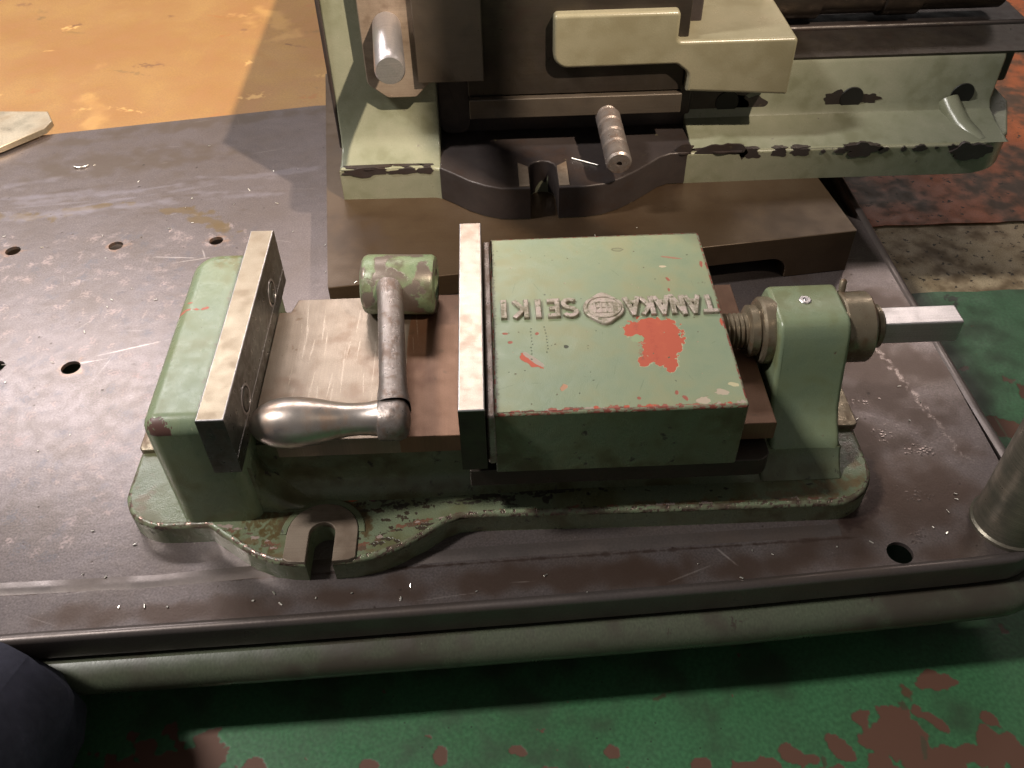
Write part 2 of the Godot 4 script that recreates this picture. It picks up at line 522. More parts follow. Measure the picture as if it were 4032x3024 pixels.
	M.concrete = mat(wear(1024, 1024, 113, c8(188, 170, 138), c8(160, 140, 110), {"dirt": c8(90, 72, 50), "dirt_amount": 0.7, "dirt_at": 0.48, "chip": c8(64, 54, 42), "chip_at": 0.74, "chip_freq": 0.04, "speck": c8(70, 60, 48), "speck_at": 0.9, "rough": 0.6, "grain": 0.16}), 0.4, {"bump": 0.05})
	M.cloth = mat(wear(512, 512, 115, c8(58, 58, 74), c8(48, 48, 62), {"px": 1.0, "fine": 0.45, "rough": 0.92, "grain": 0.3}), 0.07, {"bump": 0.08})
	M.shoe = plain(c8(30, 28, 28), 0.5)
	M.swarf = plain(c8(235, 230, 220), 0.3, 0.9)
	M.dark = plain(c8(20, 18, 16), 0.6)
	M.housing = plain(c8(200, 200, 196), 0.5)

func block_top_texture() -> Dictionary:
	# 122 x 140 mm, 6.6 pixels a millimetre: the green top of the movable jaw with its chips where they are
	var d := wear(805, 924, 17, c8(126, 140, 115), c8(139, 146, 115), {"px": 0.6, "dirt": c8(140, 134, 100), "dirt_amount": 0.3, "dirt_at": 0.52, "speck": c8(98, 102, 80), "speck_at": 0.965, "chip": c8(104, 84, 66), "chip_at": 0.9, "chip_freq": 0.03, "rough": 0.36, "rough_var": 0.08, "grain": 0.045})
	var s := 6.6
	var pr := c8(178, 82, 58)
	var ox := c8(150, 84, 68)
	var bare := c8(160, 146, 132)
	var chip := {"jag": 0.24, "rough": 0.5, "height": 0.35, "freq": 0.035}
	# [x, z, rx, rz, turn, colour]: positions in millimetres on the jaw
	for q in [[100, 14, 14, 9.5, 0.0, pr], [106.5, 24, 6, 14, 0.1, pr], [101, 30, 8.5, 11, 0.0, pr], [92.3, 37.5, 3.4, 4.2, 0.3, pr], [105, 40.5, 3.4, 5.6, 0.2, pr], [89, 14, 4.2, 5, 0.5, pr], [103, 21, 11, 9, 0.0, pr]]:
		blot(d, (q[0] - 17) * s, (q[1] + 70) * s, q[2] * s + 2.5, q[3] * s + 2.5, q[4], c8(168, 170, 138), chip)
	for q in [[100, 14, 14, 9.5, 0.0, pr], [106.5, 24, 6, 14, 0.1, pr], [101, 30, 8.5, 11, 0.0, pr], [92.3, 37.5, 3.4, 4.2, 0.3, pr], [105, 40.5, 3.4, 5.6, 0.2, pr], [89, 14, 4.2, 5, 0.5, pr], [103, 21, 11, 9, 0.0, pr]]:
		blot(d, (q[0] - 17) * s, (q[1] + 70) * s, q[2] * s, q[3] * s, q[4], q[5], chip)
	for k in 40:
		blot(d, (98 + 7 * sin(k * 2.1) - 17) * s, (22 + 14 * sin(k * 1.3) + 70) * s, 8.0 + k % 5, 5.0 + k % 7, k * 0.7, [c8(164, 70, 50), c8(188, 96, 66), c8(150, 76, 58)][k % 3], {"jag": 0.8, "soft": 0.8, "a": 0.35, "seed": k, "freq": 0.1})
	blot(d, (91.2 - 17) * s, (20.5 + 70) * s, 3.4 * s, 3.0 * s, 0.0, c8(140, 154, 118), {"jag": 0.2, "rough": 0.36, "height": 0.6})
	for q in [[35.5, 34, 2.6, 7.5, -0.75, pr], [37, 33, 1.6, 7.6, -0.75, bare], [23.5, 13, 1.8, 0.9, 0.2, ox], [51, 53.5, 1.6, 2.6, 0.5, c8(176, 132, 104)], [119, -46.5, 6.0, 0.8, 0.25, c8(150, 112, 92)], [114.3, -27, 0.9, 1.8, -0.3, ox], [113.4, -18, 0.6, 1.5, 0.0, ox], [113.6, -38.5, 2.2, 1.0, 0.1, c8(190, 176, 150)], [90, -55.7, 3.8, 1.7, 0.1, c8(112, 112, 88)], [90, -55.7, 2.6, 0.9, 0.1, c8(130, 134, 104)], [54.3, 24.5, 1.2, 1.2, 0.0, c8(70, 72, 58)], [126, 61, 3.2, 2.2, 0.3, c8(176, 160, 140)], [116, 66, 3.5, 2.4, 0.1, c8(176, 160, 140)], [133, 56, 2.6, 1.4, 0.2, c8(186, 176, 140)], [104.5, 60, 0.9, 1.5, 0.2, ox], [108, 64, 1.0, 2.0, -0.4, ox], [86, 63, 1.0, 0.9, 0.0, ox], [40, 14, 1.0, 1.0, 0.0, ox], [26, 20, 1.2, 1.0, 0.0, ox], [135, -40, 1.0, 3.0, 0.1, ox], [136.5, 10, 1.0, 3.5, 0.0, pr]]:
		blot(d, (q[0] - 17) * s, (q[1] + 70) * s, q[2] * s, q[3] * s, q[4], q[5], chip)
	# grime along the step behind the jaw plate, chips along the front edge
	for k in 16:
		blot(d, 3.0 + (k % 3) * 2.0, 40.0 + k * 56.0, 9.0 + (k * 7 % 5), 42.0, 0.0, c8(92, 92, 70), {"jag": 0.5, "soft": 0.7, "a": 0.75, "seed": k})
	var rg := RandomNumberGenerator.new()
	rg.seed = 5
	for k in 40:
		var x := rg.randf_range(5.0, 800.0)
		blot(d, x, 924.0 - rg.randf_range(0.0, 9.0), rg.randf_range(5.0, 26.0), rg.randf_range(4.0, 12.0), rg.randf_range(-0.2, 0.2), [ox, ox, c8(110, 74, 60), bare, pr][k % 5], {"jag": 0.5, "rough": 0.5, "height": 0.4})
	for k in 22:
		blot(d, 805.0 - rg.randf_range(0.0, 8.0), rg.randf_range(20.0, 900.0), rg.randf_range(4.0, 9.0), rg.randf_range(5.0, 24.0), 0.0, [ox, c8(120, 86, 70), bare][k % 3], {"jag": 0.5, "rough": 0.5, "height": 0.4})
	# rows of punch marks and small pits
	for k in 9:
		for r in [[44.6, 9.0], [37.0, 10.0]]:
			blot(d, (r[0] + rg.randf_range(-0.7, 0.7) - 17) * s, (r[1] + k * 2.4 + 70) * s, 2.6, 2.6, 0.0, c8(74, 82, 62), {"jag": 0.1, "height": 0.1})
	for k in 70:
		blot(d, rg.randf_range(10.0, 790.0), rg.randf_range(10.0, 910.0), rg.randf_range(1.5, 4.0), rg.randf_range(1.2, 3.2), rg.randf() * 3.0, [c8(82, 88, 66), c8(100, 92, 70), c8(150, 140, 116)][k % 3], {"jag": 0.4, "height": 0.3})
	for k in 16:
		blot(d, rg.randf_range(20.0, 780.0), rg.randf_range(20.0, 900.0), rg.randf_range(10.0, 40.0), 1.3, rg.randf() * 3.0, c8(112, 124, 96), {"jag": 0.5, "soft": 0.5, "a": 0.8})
	return d

func foot_texture() -> Dictionary:
	# x from -190 to 230, z from -100 to 100: 4 pixels a millimetre, the painted top of the vise's foot
	var s := 4.0
	var d := wear(1680, 800, 63, c8(106, 115, 94), c8(110, 113, 85), {"px": 0.8, "dirt": c8(82, 78, 50), "dirt_amount": 0.6, "dirt_at": 0.48, "speck": c8(62, 58, 46), "speck_at": 0.93, "chip": c8(64, 56, 48), "chip_at": 0.83, "chip_freq": 0.03, "rough": 0.28, "rough_var": 0.1, "grain": 0.08})
	var rg := RandomNumberGenerator.new()
	rg.seed = 77
	var put := func(x: float, z: float, rx: float, rz: float, ang: float, c: Color, o: Dictionary) -> void:
		blot(d, (x + 190) * s, (z + 100) * s, rx * s, rz * s, ang, c, o)
	# grime round the pad and in the corner under the jaw
	for k in 34:
		var a := rg.randf_range(PI, TAU)
		put.call(-75.5 + 23.0 * cos(a), 78.0 + 22.0 * sin(a), rg.randf_range(2.0, 6.0), rg.randf_range(1.0, 3.5), a + 1.57, c8(80, 66, 46), {"jag": 0.8, "soft": 0.7, "a": 0.7, "seed": k})
	for k in 46:
		put.call(rg.randf_range(-122, -98), rg.randf_range(58, 90), rg.randf_range(0.6, 2.0), rg.randf_range(1.5, 6.0), rg.randf_range(-0.3, 0.5), c8(84, 70, 44), {"jag": 0.8, "soft": 0.6, "a": 0.75, "seed": k})
	# the strip along the wall where the paint is gone to black iron
	for k in 34:
		var x := rg.randf_range(-48, 62)
		put.call(x, 58.0 + rg.randfn() * 3.2 - (x + 40) * 0.02, rg.randf_range(1.5, 9.0), rg.randf_range(0.7, 2.6), rg.randf_range(-0.15, 0.15), c8(60, 54, 48), {"jag": 0.8, "a": 0.85, "soft": 0.2, "freq": 0.06, "rough": 0.36, "height": 0.35, "seed": k})
	for k in 20:
		put.call(rg.randf_range(60, 205), rg.randf_range(50, 69), rg.randf_range(0.5, 2.6), rg.randf_range(0.4, 1.0), rg.randf_range(-0.3, 0.6), c8(58, 54, 44), {"jag": 0.7, "freq": 0.09, "rough": 0.36, "height": 0.35, "seed": k})
	for k in 26:
		put.call(rg.randf_range(-60, -20), rg.randf_range(60, 88), rg.randf_range(0.8, 4.0), rg.randf_range(0.5, 1.4), rg.randf_range(-0.2, 0.2), c8(62, 54, 44), {"jag": 0.8, "freq": 0.09, "height": 0.35, "seed": k})
	put.call(-62.0, 56.0, 5.6, 2.4, 0.0, c8(192, 82, 52), {"jag": 0.35, "rough": 0.5, "height": 0.4})
	put.call(-52.0, 56.5, 2.2, 1.6, 0.3, c8(104, 70, 76), {"jag": 0.6, "height": 0.4})
	put.call(-72.0, 56.5, 6.0, 1.8, 0.0, c8(128, 96, 66), {"jag": 0.7, "soft": 0.6, "a": 0.8})
	for q in [[200, 60, 26, 7], [170, 66, 30, 4], [120, 68, 40, 3], [-95, 92, 9, 3], [-115, 82, 8, 3], [-45, 90, 8, 3], [214, 40, 4, 22], [-176, 50, 5, 12]]:
		put.call(q[0], q[1], q[2], q[3], 0.0, c8(104, 84, 60), {"jag": 0.7, "soft": 0.85, "a": 0.7, "freq": 0.03})
	# worn spots along the rim
	for k in 150:
		var x := rg.randf_range(-180, 222)
		var z := 69.5 + rg.randf_range(-1.5, 1.5)
		if x > -137 and x < -4:
			z = 70.5 + 26.0 * exp(-pow((x + 75.0) / 34.0, 2.0)) + rg.randf_range(-2.0, 1.0)
		put.call(x, z, rg.randf_range(0.8, 3.4), rg.randf_range(0.5, 1.3), 0.0, [c8(150, 132, 124), c8(110, 78, 62), c8(92, 74, 60)][k % 3], {"jag": 0.7, "freq": 0.1, "rough": 0.34, "seed": k})
	return d

func jaw_texture() -> Dictionary:
	# x from -154 to -106, z from -70 to 70: 7 pixels a millimetre, the top of the fixed jaw
	var s := 7.0
	var d := wear(336, 980, 65, c8(123, 137, 113), c8(131, 141, 110), {"px": 0.6, "dirt": c8(108, 108, 74), "dirt_amount": 0.4, "dirt_at": 0.5, "speck": c8(92, 96, 74), "speck_at": 0.965, "rough": 0.28, "rough_var": 0.08, "grain": 0.045})
	var rg := RandomNumberGenerator.new()
	rg.seed = 78
	for q in [[-130, -60, 8, 6, 0.2], [-137, -56, 6, 5, 0.0], [-126, -52, 5, 6, 0.0]]:
		blot(d, (q[0] + 154) * s, (q[1] + 70) * s, q[2] * s, q[3] * s, q[4], c8(106, 98, 56), {"jag": 0.6, "soft": 0.9, "a": 0.6, "freq": 0.02})
	for q in [[-149.5, -14.5, 2.4, 1.0, -0.15, 0], [-146, -16.2, 2.0, 0.8, -0.1, 0], [-141, -16, 1.5, 0.8, 0.0, 0], [-136.5, -16.5, 2.0, 1.0, -0.3, 0], [-146.5, -22, 1.5, 0.7, 0.1, 0], [-150, -8, 0.6, 3.0, 0.2, 1]]:
		blot(d, (q[0] + 154) * s, (q[1] + 70) * s, q[2] * s, q[3] * s, q[4], c8(178, 96, 82) if q[5] == 0 else c8(160, 170, 140), {"jag": 0.5, "rough": 0.5, "height": 0.4, "freq": 0.05})
	for k in 26:
		blot(d, (rg.randf_range(-126, -121) + 154) * s, (rg.randf_range(-66, 67) + 70) * s, rg.randf_range(4, 12), rg.randf_range(8, 30), 0.0, c8(120, 108, 92), {"jag": 0.7, "soft": 0.7, "a": 0.6, "seed": k})
	# the knocked front corner
	for q in [[-143.5, 65.5, 4.2, 2.6, 0.2], [-141, 67.5, 4.0, 2.2, 0.0], [-146, 67.8, 2.0, 1.6, 0.0]]:
		blot(d, (q[0] + 154) * s, (q[1] + 70) * s, q[2] * s, q[3] * s, q[4], c8(96, 68, 62), {"jag": 0.6, "rough": 0.45, "height": 0.3, "freq": 0.06})
	for k in 60:
		blot(d, rg.randf_range(4, 330), rg.randf_range(10, 970), rg.randf_range(1.2, 4.0), rg.randf_range(1.0, 3.0), rg.randf() * 3.0, [c8(86, 88, 64), c8(160, 166, 138), c8(110, 104, 78)][k % 3], {"jag": 0.5, "soft": 0.4, "seed": k})
	return d

func bed_texture() -> Dictionary:
	# 267 x 114 mm, 4 pixels a millimetre: ground steel, rust-brown where the jaw mostly stands
	var d := wear(1068, 456, 61, c8(146, 134, 122), c8(128, 114, 100), {"dirt": c8(122, 92, 74), "dirt_amount": 0.35, "dirt_at": 0.55, "speck": c8(96, 76, 62), "speck_at": 0.955, "rough": 0.32, "rough_var": 0.03, "metal": 0.55, "grain": 0.06, "streak": 0.05, "contrast": 0.6, "streak_v": true})
	var w: int = d.w
	var alb: PackedByteArray = d.alb
	var orm: PackedByteArray = d.orm
	for y in int(d.h):
		var edge: float = (77.5 + sin(y * 0.03) * 0.4 - y * 0.006) * 4.0
		for x in w:
			if x > edge:
				var i := (y * w + x) * 3
				alb[i] = int(alb[i] * 0.95)
				alb[i + 1] = int(alb[i + 1] * 0.79)
				alb[i + 2] = int(alb[i + 2] * 0.70)
				orm[i + 1] = mini(255, orm[i + 1] + 26)
				orm[i + 2] = int(orm[i + 2] * 0.75)
	d.alb = alb
	d.orm = orm
	var rg := RandomNumberGenerator.new()
	rg.seed = 31
	for k in 40:
		blot(d, rg.randf_range(10, 1050), rg.randf_range(10, 440), rg.randf_range(3, 14), rg.randf_range(3, 12), rg.randf() * 3.0, c8(104, 82, 64), {"jag": 0.5, "soft": 0.9, "a": 0.5, "seed": k})
	for k in 30:
		blot(d, rg.randf_range(40, 330), rg.randf_range(60, 420), 0.9, rg.randf_range(20, 90), rg.randf_range(-0.1, 0.1), c8(196, 186, 174), {"jag": 0.2, "soft": 0.5, "a": 0.5, "seed": k, "rough": 0.22})
	return d

func tray_texture() -> Dictionary:
	# x from -560 to 340, z from -440 to 180: 2 pixels a millimetre
	var s := 2.0
	var w := int(900 * s)
	var h := int(620 * s)
	var d := wear(w, h, 19, c8(112, 103, 103), c8(104, 94, 91), {"px": 2.2, "contrast": 0.8, "fine": 0.34, "dirt": c8(88, 76, 68), "dirt_amount": 0.12, "dirt_at": 0.5, "speck": c8(150, 138, 136), "speck_at": 0.91, "rough": 0.30, "rough_var": 0.03, "metal": 0.6, "grain": 0.2})
	# the mottled, etched area on the open part of the shelf
	var rg := RandomNumberGenerator.new()
	rg.seed = 8
	for k in 1100:
		var x := rg.randf_range(-540.0, -150.0)
		var z := rg.randf_range(-230.0, 80.0)
		if x > -190.0 and z > -60.0:
			continue
		var pale: bool = k % 2 == 0
		blot(d, (x + 560) * s, (z + 440) * s, rg.randf_range(2.0, 11.0), rg.randf_range(2.0, 8.0), rg.randf() * 3.0, c8(170, 150, 146) if pale else c8(94, 92, 98), {"jag": 1.1, "soft": 0.7, "a": rg.randf_range(0.2, 0.55), "freq": 0.2, "seed": k, "rough": 0.46 if pale else 0.34})
	# oily brown smears and cleaner streaks
	var oil := {"jag": 0.7, "soft": 0.5, "a": 0.6, "rough": 0.3, "metal": 0.35, "freq": 0.03}
	for q in [[-205, -238, 26, 8, 0.6], [-228, -252, 24, 5, 0.15], [-190, -225, 12, 5, 0.9], [-345, -250, 26, 6, 0.05], [-420, -255, 50, 9, 0.0], [-300, -262, 30, 4, -0.1]]:
		blot(d, (q[0] + 560) * s, (q[1] + 440) * s, q[2] * s, q[3] * s, q[4], c8(98, 78, 46), oil)
	for q in [[-230, -396, 130, 14, -0.16], [-340, -368, 60, 9, -0.1], [-300, -330, 120, 30, -0.1]]:
		blot(d, (q[0] + 560) * s, (q[1] + 440) * s, q[2] * s, q[3] * s, q[4], c8(84, 72, 62), {"jag": 0.5, "soft": 0.9, "a": 0.7, "rough": 0.34, "metal": 0.45, "freq": 0.02})
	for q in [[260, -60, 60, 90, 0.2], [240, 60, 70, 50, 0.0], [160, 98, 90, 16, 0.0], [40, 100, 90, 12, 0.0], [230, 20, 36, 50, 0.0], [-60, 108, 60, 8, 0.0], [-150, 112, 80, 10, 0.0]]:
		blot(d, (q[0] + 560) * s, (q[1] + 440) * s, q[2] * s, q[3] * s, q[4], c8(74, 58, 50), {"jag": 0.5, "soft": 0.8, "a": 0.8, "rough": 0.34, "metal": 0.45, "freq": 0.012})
	for k in 26:
		blot(d, (rg.randf_range(-420, -170) + 560) * s, (rg.randf_range(-345, -240) + 440) * s, rg.randf_range(30, 110) * s, rg.randf_range(1.5, 6.0) * s, rg.randf_range(-0.25, 0.1), c8(136, 130, 138) if k % 3 else c8(92, 80, 72), {"jag": 0.7, "soft": 0.95, "a": 0.4, "freq": 0.02, "seed": k})
	# rust round the bolt holes
	for q in [[-267.5, -207.4], [-344.4, -205.6], [-191.9, -209.4], [-259.3, -72.9]]:
		blot(d, (q[0] + 560) * s, (q[1] + 440) * s, 22, 17, 0.0, c8(160, 122, 98), {"jag": 0.6, "soft": 0.95, "a": 0.5})
	# scratches, pits and small dark spots
	for k in 120:
		blot(d, rg.randf_range(20.0, w - 20.0), rg.randf_range(20.0, h - 20.0), rg.randf_range(6.0, 40.0), rg.randf_range(0.6, 1.0), rg.randf_range(-0.5, 0.4) if k % 4 else rg.randf() * 3.0, c8(178, 168, 164), {"jag": 0.2, "soft": 0.6, "a": rg.randf_range(0.15, 0.5), "rough": 0.3, "seed": k})
	for k in 240:
		blot(d, rg.randf_range(20.0, w - 20.0), rg.randf_range(20.0, h - 20.0), rg.randf_range(0.8, 2.6), rg.randf_range(0.8, 2.2), rg.randf() * 3.0, c8(58, 48, 44), {"jag": 0.5, "soft": 0.5, "a": 0.8, "seed": k, "height": 0.2})
	for q in [[-218, -190, 22, 0.8, 0.1], [-205, -186, 18, 0.7, -0.2], [-198, -193, 7, 0.8, 1.2], [-225, -90, 30, 0.7, -0.3], [-250, -78, 14, 0.7, -0.2], [135, 92, 9, 0.7, 0.9]]:
		blot(d, (q[0] + 560) * s, (q[1] + 440) * s, q[2] * s, q[3] * s, q[4], c8(196, 186, 182), {"jag": 0.2, "soft": 0.6, "a": 0.55, "rough": 0.28})
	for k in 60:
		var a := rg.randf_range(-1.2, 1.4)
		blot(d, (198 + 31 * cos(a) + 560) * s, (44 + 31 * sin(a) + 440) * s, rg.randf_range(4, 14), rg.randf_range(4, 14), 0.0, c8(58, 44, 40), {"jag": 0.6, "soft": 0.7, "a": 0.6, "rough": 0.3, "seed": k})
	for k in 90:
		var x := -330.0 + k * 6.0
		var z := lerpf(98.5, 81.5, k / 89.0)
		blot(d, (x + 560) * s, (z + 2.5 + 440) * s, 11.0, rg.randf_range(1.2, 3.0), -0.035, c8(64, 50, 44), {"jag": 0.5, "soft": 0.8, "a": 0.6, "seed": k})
	# grease that the right-hand crease holds, wet beads beside the vise
	for k in 60:
		var t := k / 59.0
		blot(d, (lerpf(262, 287, t) + rg.randf_range(-2.0, 2.0) + 560) * s, (lerpf(-80, 34, t) + 440) * s, rg.randf_range(2, 5), rg.randf_range(2, 6), 0.2, c8(136, 124, 120), {"jag": 0.6, "soft": 0.8, "a": 0.6, "rough": 0.22, "seed": k})
	for q in [[232, -15, 16, 2], [246, 12, 7, 5], [258, 25, 6, 3], [249, 57, 8, 5], [266, 26, 4, 3], [240, 85, 5, 4]]:
		for k in 22:
			blot(d, (q[0] + rg.randfn() * q[2] * 0.6 + 560) * s, (q[1] + rg.randfn() * q[3] * 0.6 + 440) * s, rg.randf_range(0.8, 2.4), rg.randf_range(0.8, 2.0), 0.0, c8(108, 96, 92), {"jag": 0.4, "soft": 0.8, "rough": 0.1, "height": 0.85, "seed": k})
	return d

func lane_texture() -> Dictionary:
	# 0.9 m of yellow lane paint, scuffed and smeared
	var d := wear(1280, 1280, 109, c8(144, 111, 66), c8(130, 93, 51), {"px": 1.0, "dirt": c8(140, 100, 58), "dirt_amount": 0.45, "dirt_at": 0.47, "chip": c8(116, 92, 60), "chip_at": 0.86, "chip_freq": 0.03, "speck": c8(128, 98, 62), "speck_at": 0.93, "rough": 0.4, "rough_var": 0.06, "grain": 0.11})
	var rg := RandomNumberGenerator.new()
	rg.seed = 44
	for k in 150:
		blot(d, rg.randf_range(0, 1280), rg.randf_range(0, 1280), rg.randf_range(4, 34), rg.randf_range(2, 12), rg.randf_range(-0.4, 0.4), [c8(112, 88, 54), c8(96, 66, 44), c8(190, 152, 96), c8(140, 92, 50)][k % 4], {"jag": 0.9, "soft": 0.8, "a": rg.randf_range(0.4, 0.8), "freq": 0.08, "seed": k})
	for k in 40:
		blot(d, rg.randf_range(0, 1280), rg.randf_range(0, 1280), rg.randf_range(40, 180), rg.randf_range(10, 46), rg.randf_range(0.6, 1.4), c8(184, 146, 88) if k % 2 else c8(136, 96, 56), {"jag": 0.7, "soft": 0.95, "a": 0.4, "freq": 0.015, "seed": k})
	return d

func floor_texture() -> Dictionary:
	# green floor paint, worn through to red-brown underneath; 0.8 m a repeat, so that no repeat shows
	var s := 1024.0 / 800.0
	var d := wear(1024, 1024, 27, c8(60, 104, 70), c8(52, 90, 58), {"px": 1.3, "dirt": c8(46, 58, 42), "dirt_amount": 0.7, "dirt_at": 0.47, "chip": c8(86, 60, 46), "chip_at": 0.82, "chip_freq": 0.03, "speck": c8(34, 44, 32), "speck_at": 0.92, "rough": 0.45, "rough_var": 0.1, "chip_rough": 0.6, "grain": 0.16})
	var br := c8(92, 62, 48)
	for q in [[225, 158, 14, 12, 0.4], [246, 172, 16, 7, 0.1], [215, 178, 8, 10, -0.6], [262, 168, 7, 4, 0.0], [292, 176, 14, 12, 0.8], [300, 190, 16, 13, 0.4], [205, 190, 7, 9, 0.5], [186, 176, 5, 4, 0.0], [232, 144, 10, 4, 0.0], [278, 150, 4, 3, 0.3], [262, 128, 10, 5, 0.2], [-158, 158, 30, 14, 0.1], [-186, 172, 24, 12, 0.5], [-140, 180, 14, 6, -0.6], [40, 172, 5, 4, 0.4], [90, 184, 18, 5, 0.0], [140, 186, 8, 4, 0.0], [250, 150, 8, 3, 0.6], [20, 156, 4, 3, 0.2], [-20, 158, 3, 4, 0.1], [-60, 162, 4, 5, 0.1], [420, -90, 12, 7, 0.3], [400, 30, 8, 4, 0.2], [340, -30, 7, 5, 0.2], [170, 166, 7, 4, 0.3], [150, 174, 12, 6, 0.1], [118, 168, 5, 3, 0.2], [196, 162, 6, 5, 0.7], [276, 166, 8, 10, 0.2], [312, 160, 10, 9, 0.4], [70, 160, 4, 3, 0.2], [-100, 168, 8, 5, 0.4], [-120, 160, 6, 4, 0.2], [326, 40, 9, 5, 0.3], [380, -60, 10, 7, 0.5], [350, 10, 5, 4, 0.2]]:
		blot(d, fposmod(q[0] * s, 1024.0), fposmod(q[1] * s, 1024.0), q[2] * s * 1.2, q[3] * s * 1.2, q[4], br, {"jag": 0.6, "rough": 0.65, "height": 0.3, "freq": 0.035})
	var rg := RandomNumberGenerator.new()
	rg.seed = 45
	for k in 260:
		blot(d, rg.randf_range(0, 1024), rg.randf_range(0, 1024), rg.randf_range(1.5, 9), rg.randf_range(1.2, 6), rg.randf() * 3.0, [br, c8(40, 46, 34), c8(70, 66, 48)][k % 3], {"jag": 0.7, "soft": 0.3, "a": 0.85, "freq": 0.12, "seed": k, "height": 0.35})
	for k in 30:
		blot(d, rg.randf_range(0, 1024), rg.randf_range(0, 1024), rg.randf_range(20, 90), 1.0, rg.randf() * 3.0, c8(80, 116, 90), {"jag": 0.3, "soft": 0.7, "a": 0.5, "seed": k})
	return d

# ---------------------------------------------------------------- scene
func _ready() -> void:
	var cam := Camera3D.new()
	cam.name = "camera"
	cam.position = W(Vector3(19.75, 295.83, 357.14))
	cam.rotation = Vector3(-0.781, -0.020, -0.024)
	cam.fov = 46.73
	cam.near = 0.02
	cam.far = 30.0
	add_child(cam)
	cam.current = true
	var e := Environment.new()
	e.background_mode = Environment.BG_COLOR
	e.background_color = Color(0.105, 0.101, 0.096).linear_to_srgb()
	e.tonemap_mode = Environment.TONE_MAPPER_LINEAR
	e.tonemap_exposure = 1.2
	e.sdfgi_enabled = true
	e.ssao_enabled = true
	e.ssil_enabled = true
	var we := WorldEnvironment.new()
	we.name = "surroundings"
	we.environment = e
	add_child(we)
	materials()
	lamp(Vector3(-1.75, 2.3, -2.35), 1.5, 0.45, Color(1.0, 0.98, 0.975), 4.4, "white ceiling lamp over the far side, first of its row")
	lamp(Vector3(-0.25, 2.3, -2.5), 1.0, 0.45, Color(1.0, 0.95, 0.92), 2.5, "white ceiling lamp over the far side, second of its row")
	lamp(Vector3(1.75, 2.3, -2.5), 0.7, 0.3, Color(1.0, 0.94, 0.90), 1.0, "short white ceiling lamp over the far side, last of its row")
	lamp(Vector3(-1.5, 2.0, 0.12), 0.4, 0.2, Color(1.0, 0.98, 0.955), 5.8, "short white ceiling lamp hung to the side of the trolley")
	spot(Vector3(1.17, 2.2, 1.03), Vector3(-0.50, 0.0, -0.95), 16.0, Color(1.0, 0.92, 0.82), 20.0, 0.03)
	surroundings()
	vise()
	crank()
	back_vise()
	loose_things()

func lamp(at: Vector3, length: float, width: float, col: Color, energy: float, label: String) -> void:
	var t := thing("ceiling_lamp", label, "ceiling lamp", at * 1000.0 - Vector3(0, LIFT, 0))
	t.set_meta("group", "ceiling lamps of the workshop")
	var b := MB.new()
	var c := at * 1000.0 - Vector3(0, LIFT, 0)
	b.box(c + Vector3(0, 40, 0), Vector3(length * 1000 + 40, 60, width * 1000 + 40), 6)
	part("lamp_housing", [b, M.housing], t)
	var g := MB.new()
	g.box(c + Vector3(0, 5, 0), Vector3(length * 1000, 8, width * 1000), 1)
	var gm := StandardMaterial3D.new()
	gm.albedo_color = Color(0.9, 0.9, 0.9)
	gm.emission_enabled = true
	gm.emission = col
	gm.emission_energy_multiplier = 1.5
	part("lamp_diffuser", [g, gm], t)
	var l := AreaLight3D.new()
	l.name = "lamp_light"
	l.area_size = Vector2(length, width)
	l.position = Vector3(0, -0.006, 0)
	l.rotation = Vector3(-PI / 2, 0, 0)
	l.light_color = col
	l.light_energy = energy
	l.area_range = 8.0
	l.shadow_enabled = true
	t.add_child(l)

func spot(at: Vector3, target: Vector3, cone: float, col: Color, energy: float, size: float) -> void:
	var c := at * 1000.0 - Vector3(0, LIFT, 0)
	var t := thing("work_lamp", "round warm work lamp hung above the near side", "work lamp", c)
	var dir := (target - at).normalized()
	var b := MB.new()
	b.lathe([Vector2(-160, 0), Vector2(-160, 30), Vector2(-110, 40), Vector2(0, 95), Vector2(2, 92), Vector2(-105, 36), Vector2(-110, 0)], c, dir, 32)
	part("lamp_shade", [b, M.housing], t)
	var g := MB.new()
	g.lathe([Vector2(-100, 0), Vector2(-95, 24), Vector2(-60, 34), Vector2(-30, 24), Vector2(-22, 0)], c, dir, 24, 0.3)
	var gm := StandardMaterial3D.new()
	gm.emission_enabled = true
	gm.emission = col
	gm.emission_energy_multiplier = 2.0
	part("lamp_bulb", [g, gm], t)
	var l := SpotLight3D.new()
	l.name = "lamp_light"
	l.light_color = col
	l.light_energy = energy
	l.light_size = size
	l.spot_angle = cone
	l.spot_angle_attenuation = 0.9
	l.spot_range = 6.0
	l.shadow_enabled = true
	t.add_child(l)
	l.look_at_from_position(at, target, Vector3.UP)

# ---------------------------------------------------------------- floor and trolley
const FLOOR := -180.0

func sheet(called: String, x0: float, x1: float, z0: float, z1: float, y: float, m: Material, wob0: float, wob1: float, sd: int) -> void:
	# a thin coat of paint or a bare slab; its two long edges waver
	var f := FastNoiseLite.new()
	f.seed = sd
	f.frequency = 0.02
	var p := PackedVector2Array()
	var steps := 160
	for k in steps + 1:
		var x := lerpf(x0, x1, float(k) / steps)
		p.append(Vector2(x, z0 + f.get_noise_2d(x, 0.0) * wob0))
	for k in steps + 1:
		var x := lerpf(x1, x0, float(k) / steps)
		p.append(Vector2(x, z1 + f.get_noise_2d(x, 500.0) * wob1))
	var b := MB.new()
	b.prism(p, Vector3.ZERO, FLAT, y - 0.5, y)
	var o := MeshInstance3D.new()
	o.name = called
	o.mesh = mesh_of([b, m], Vector3(0, -LIFT, 0))
	o.set_meta("kind", "structure")
	add_child(o, true)

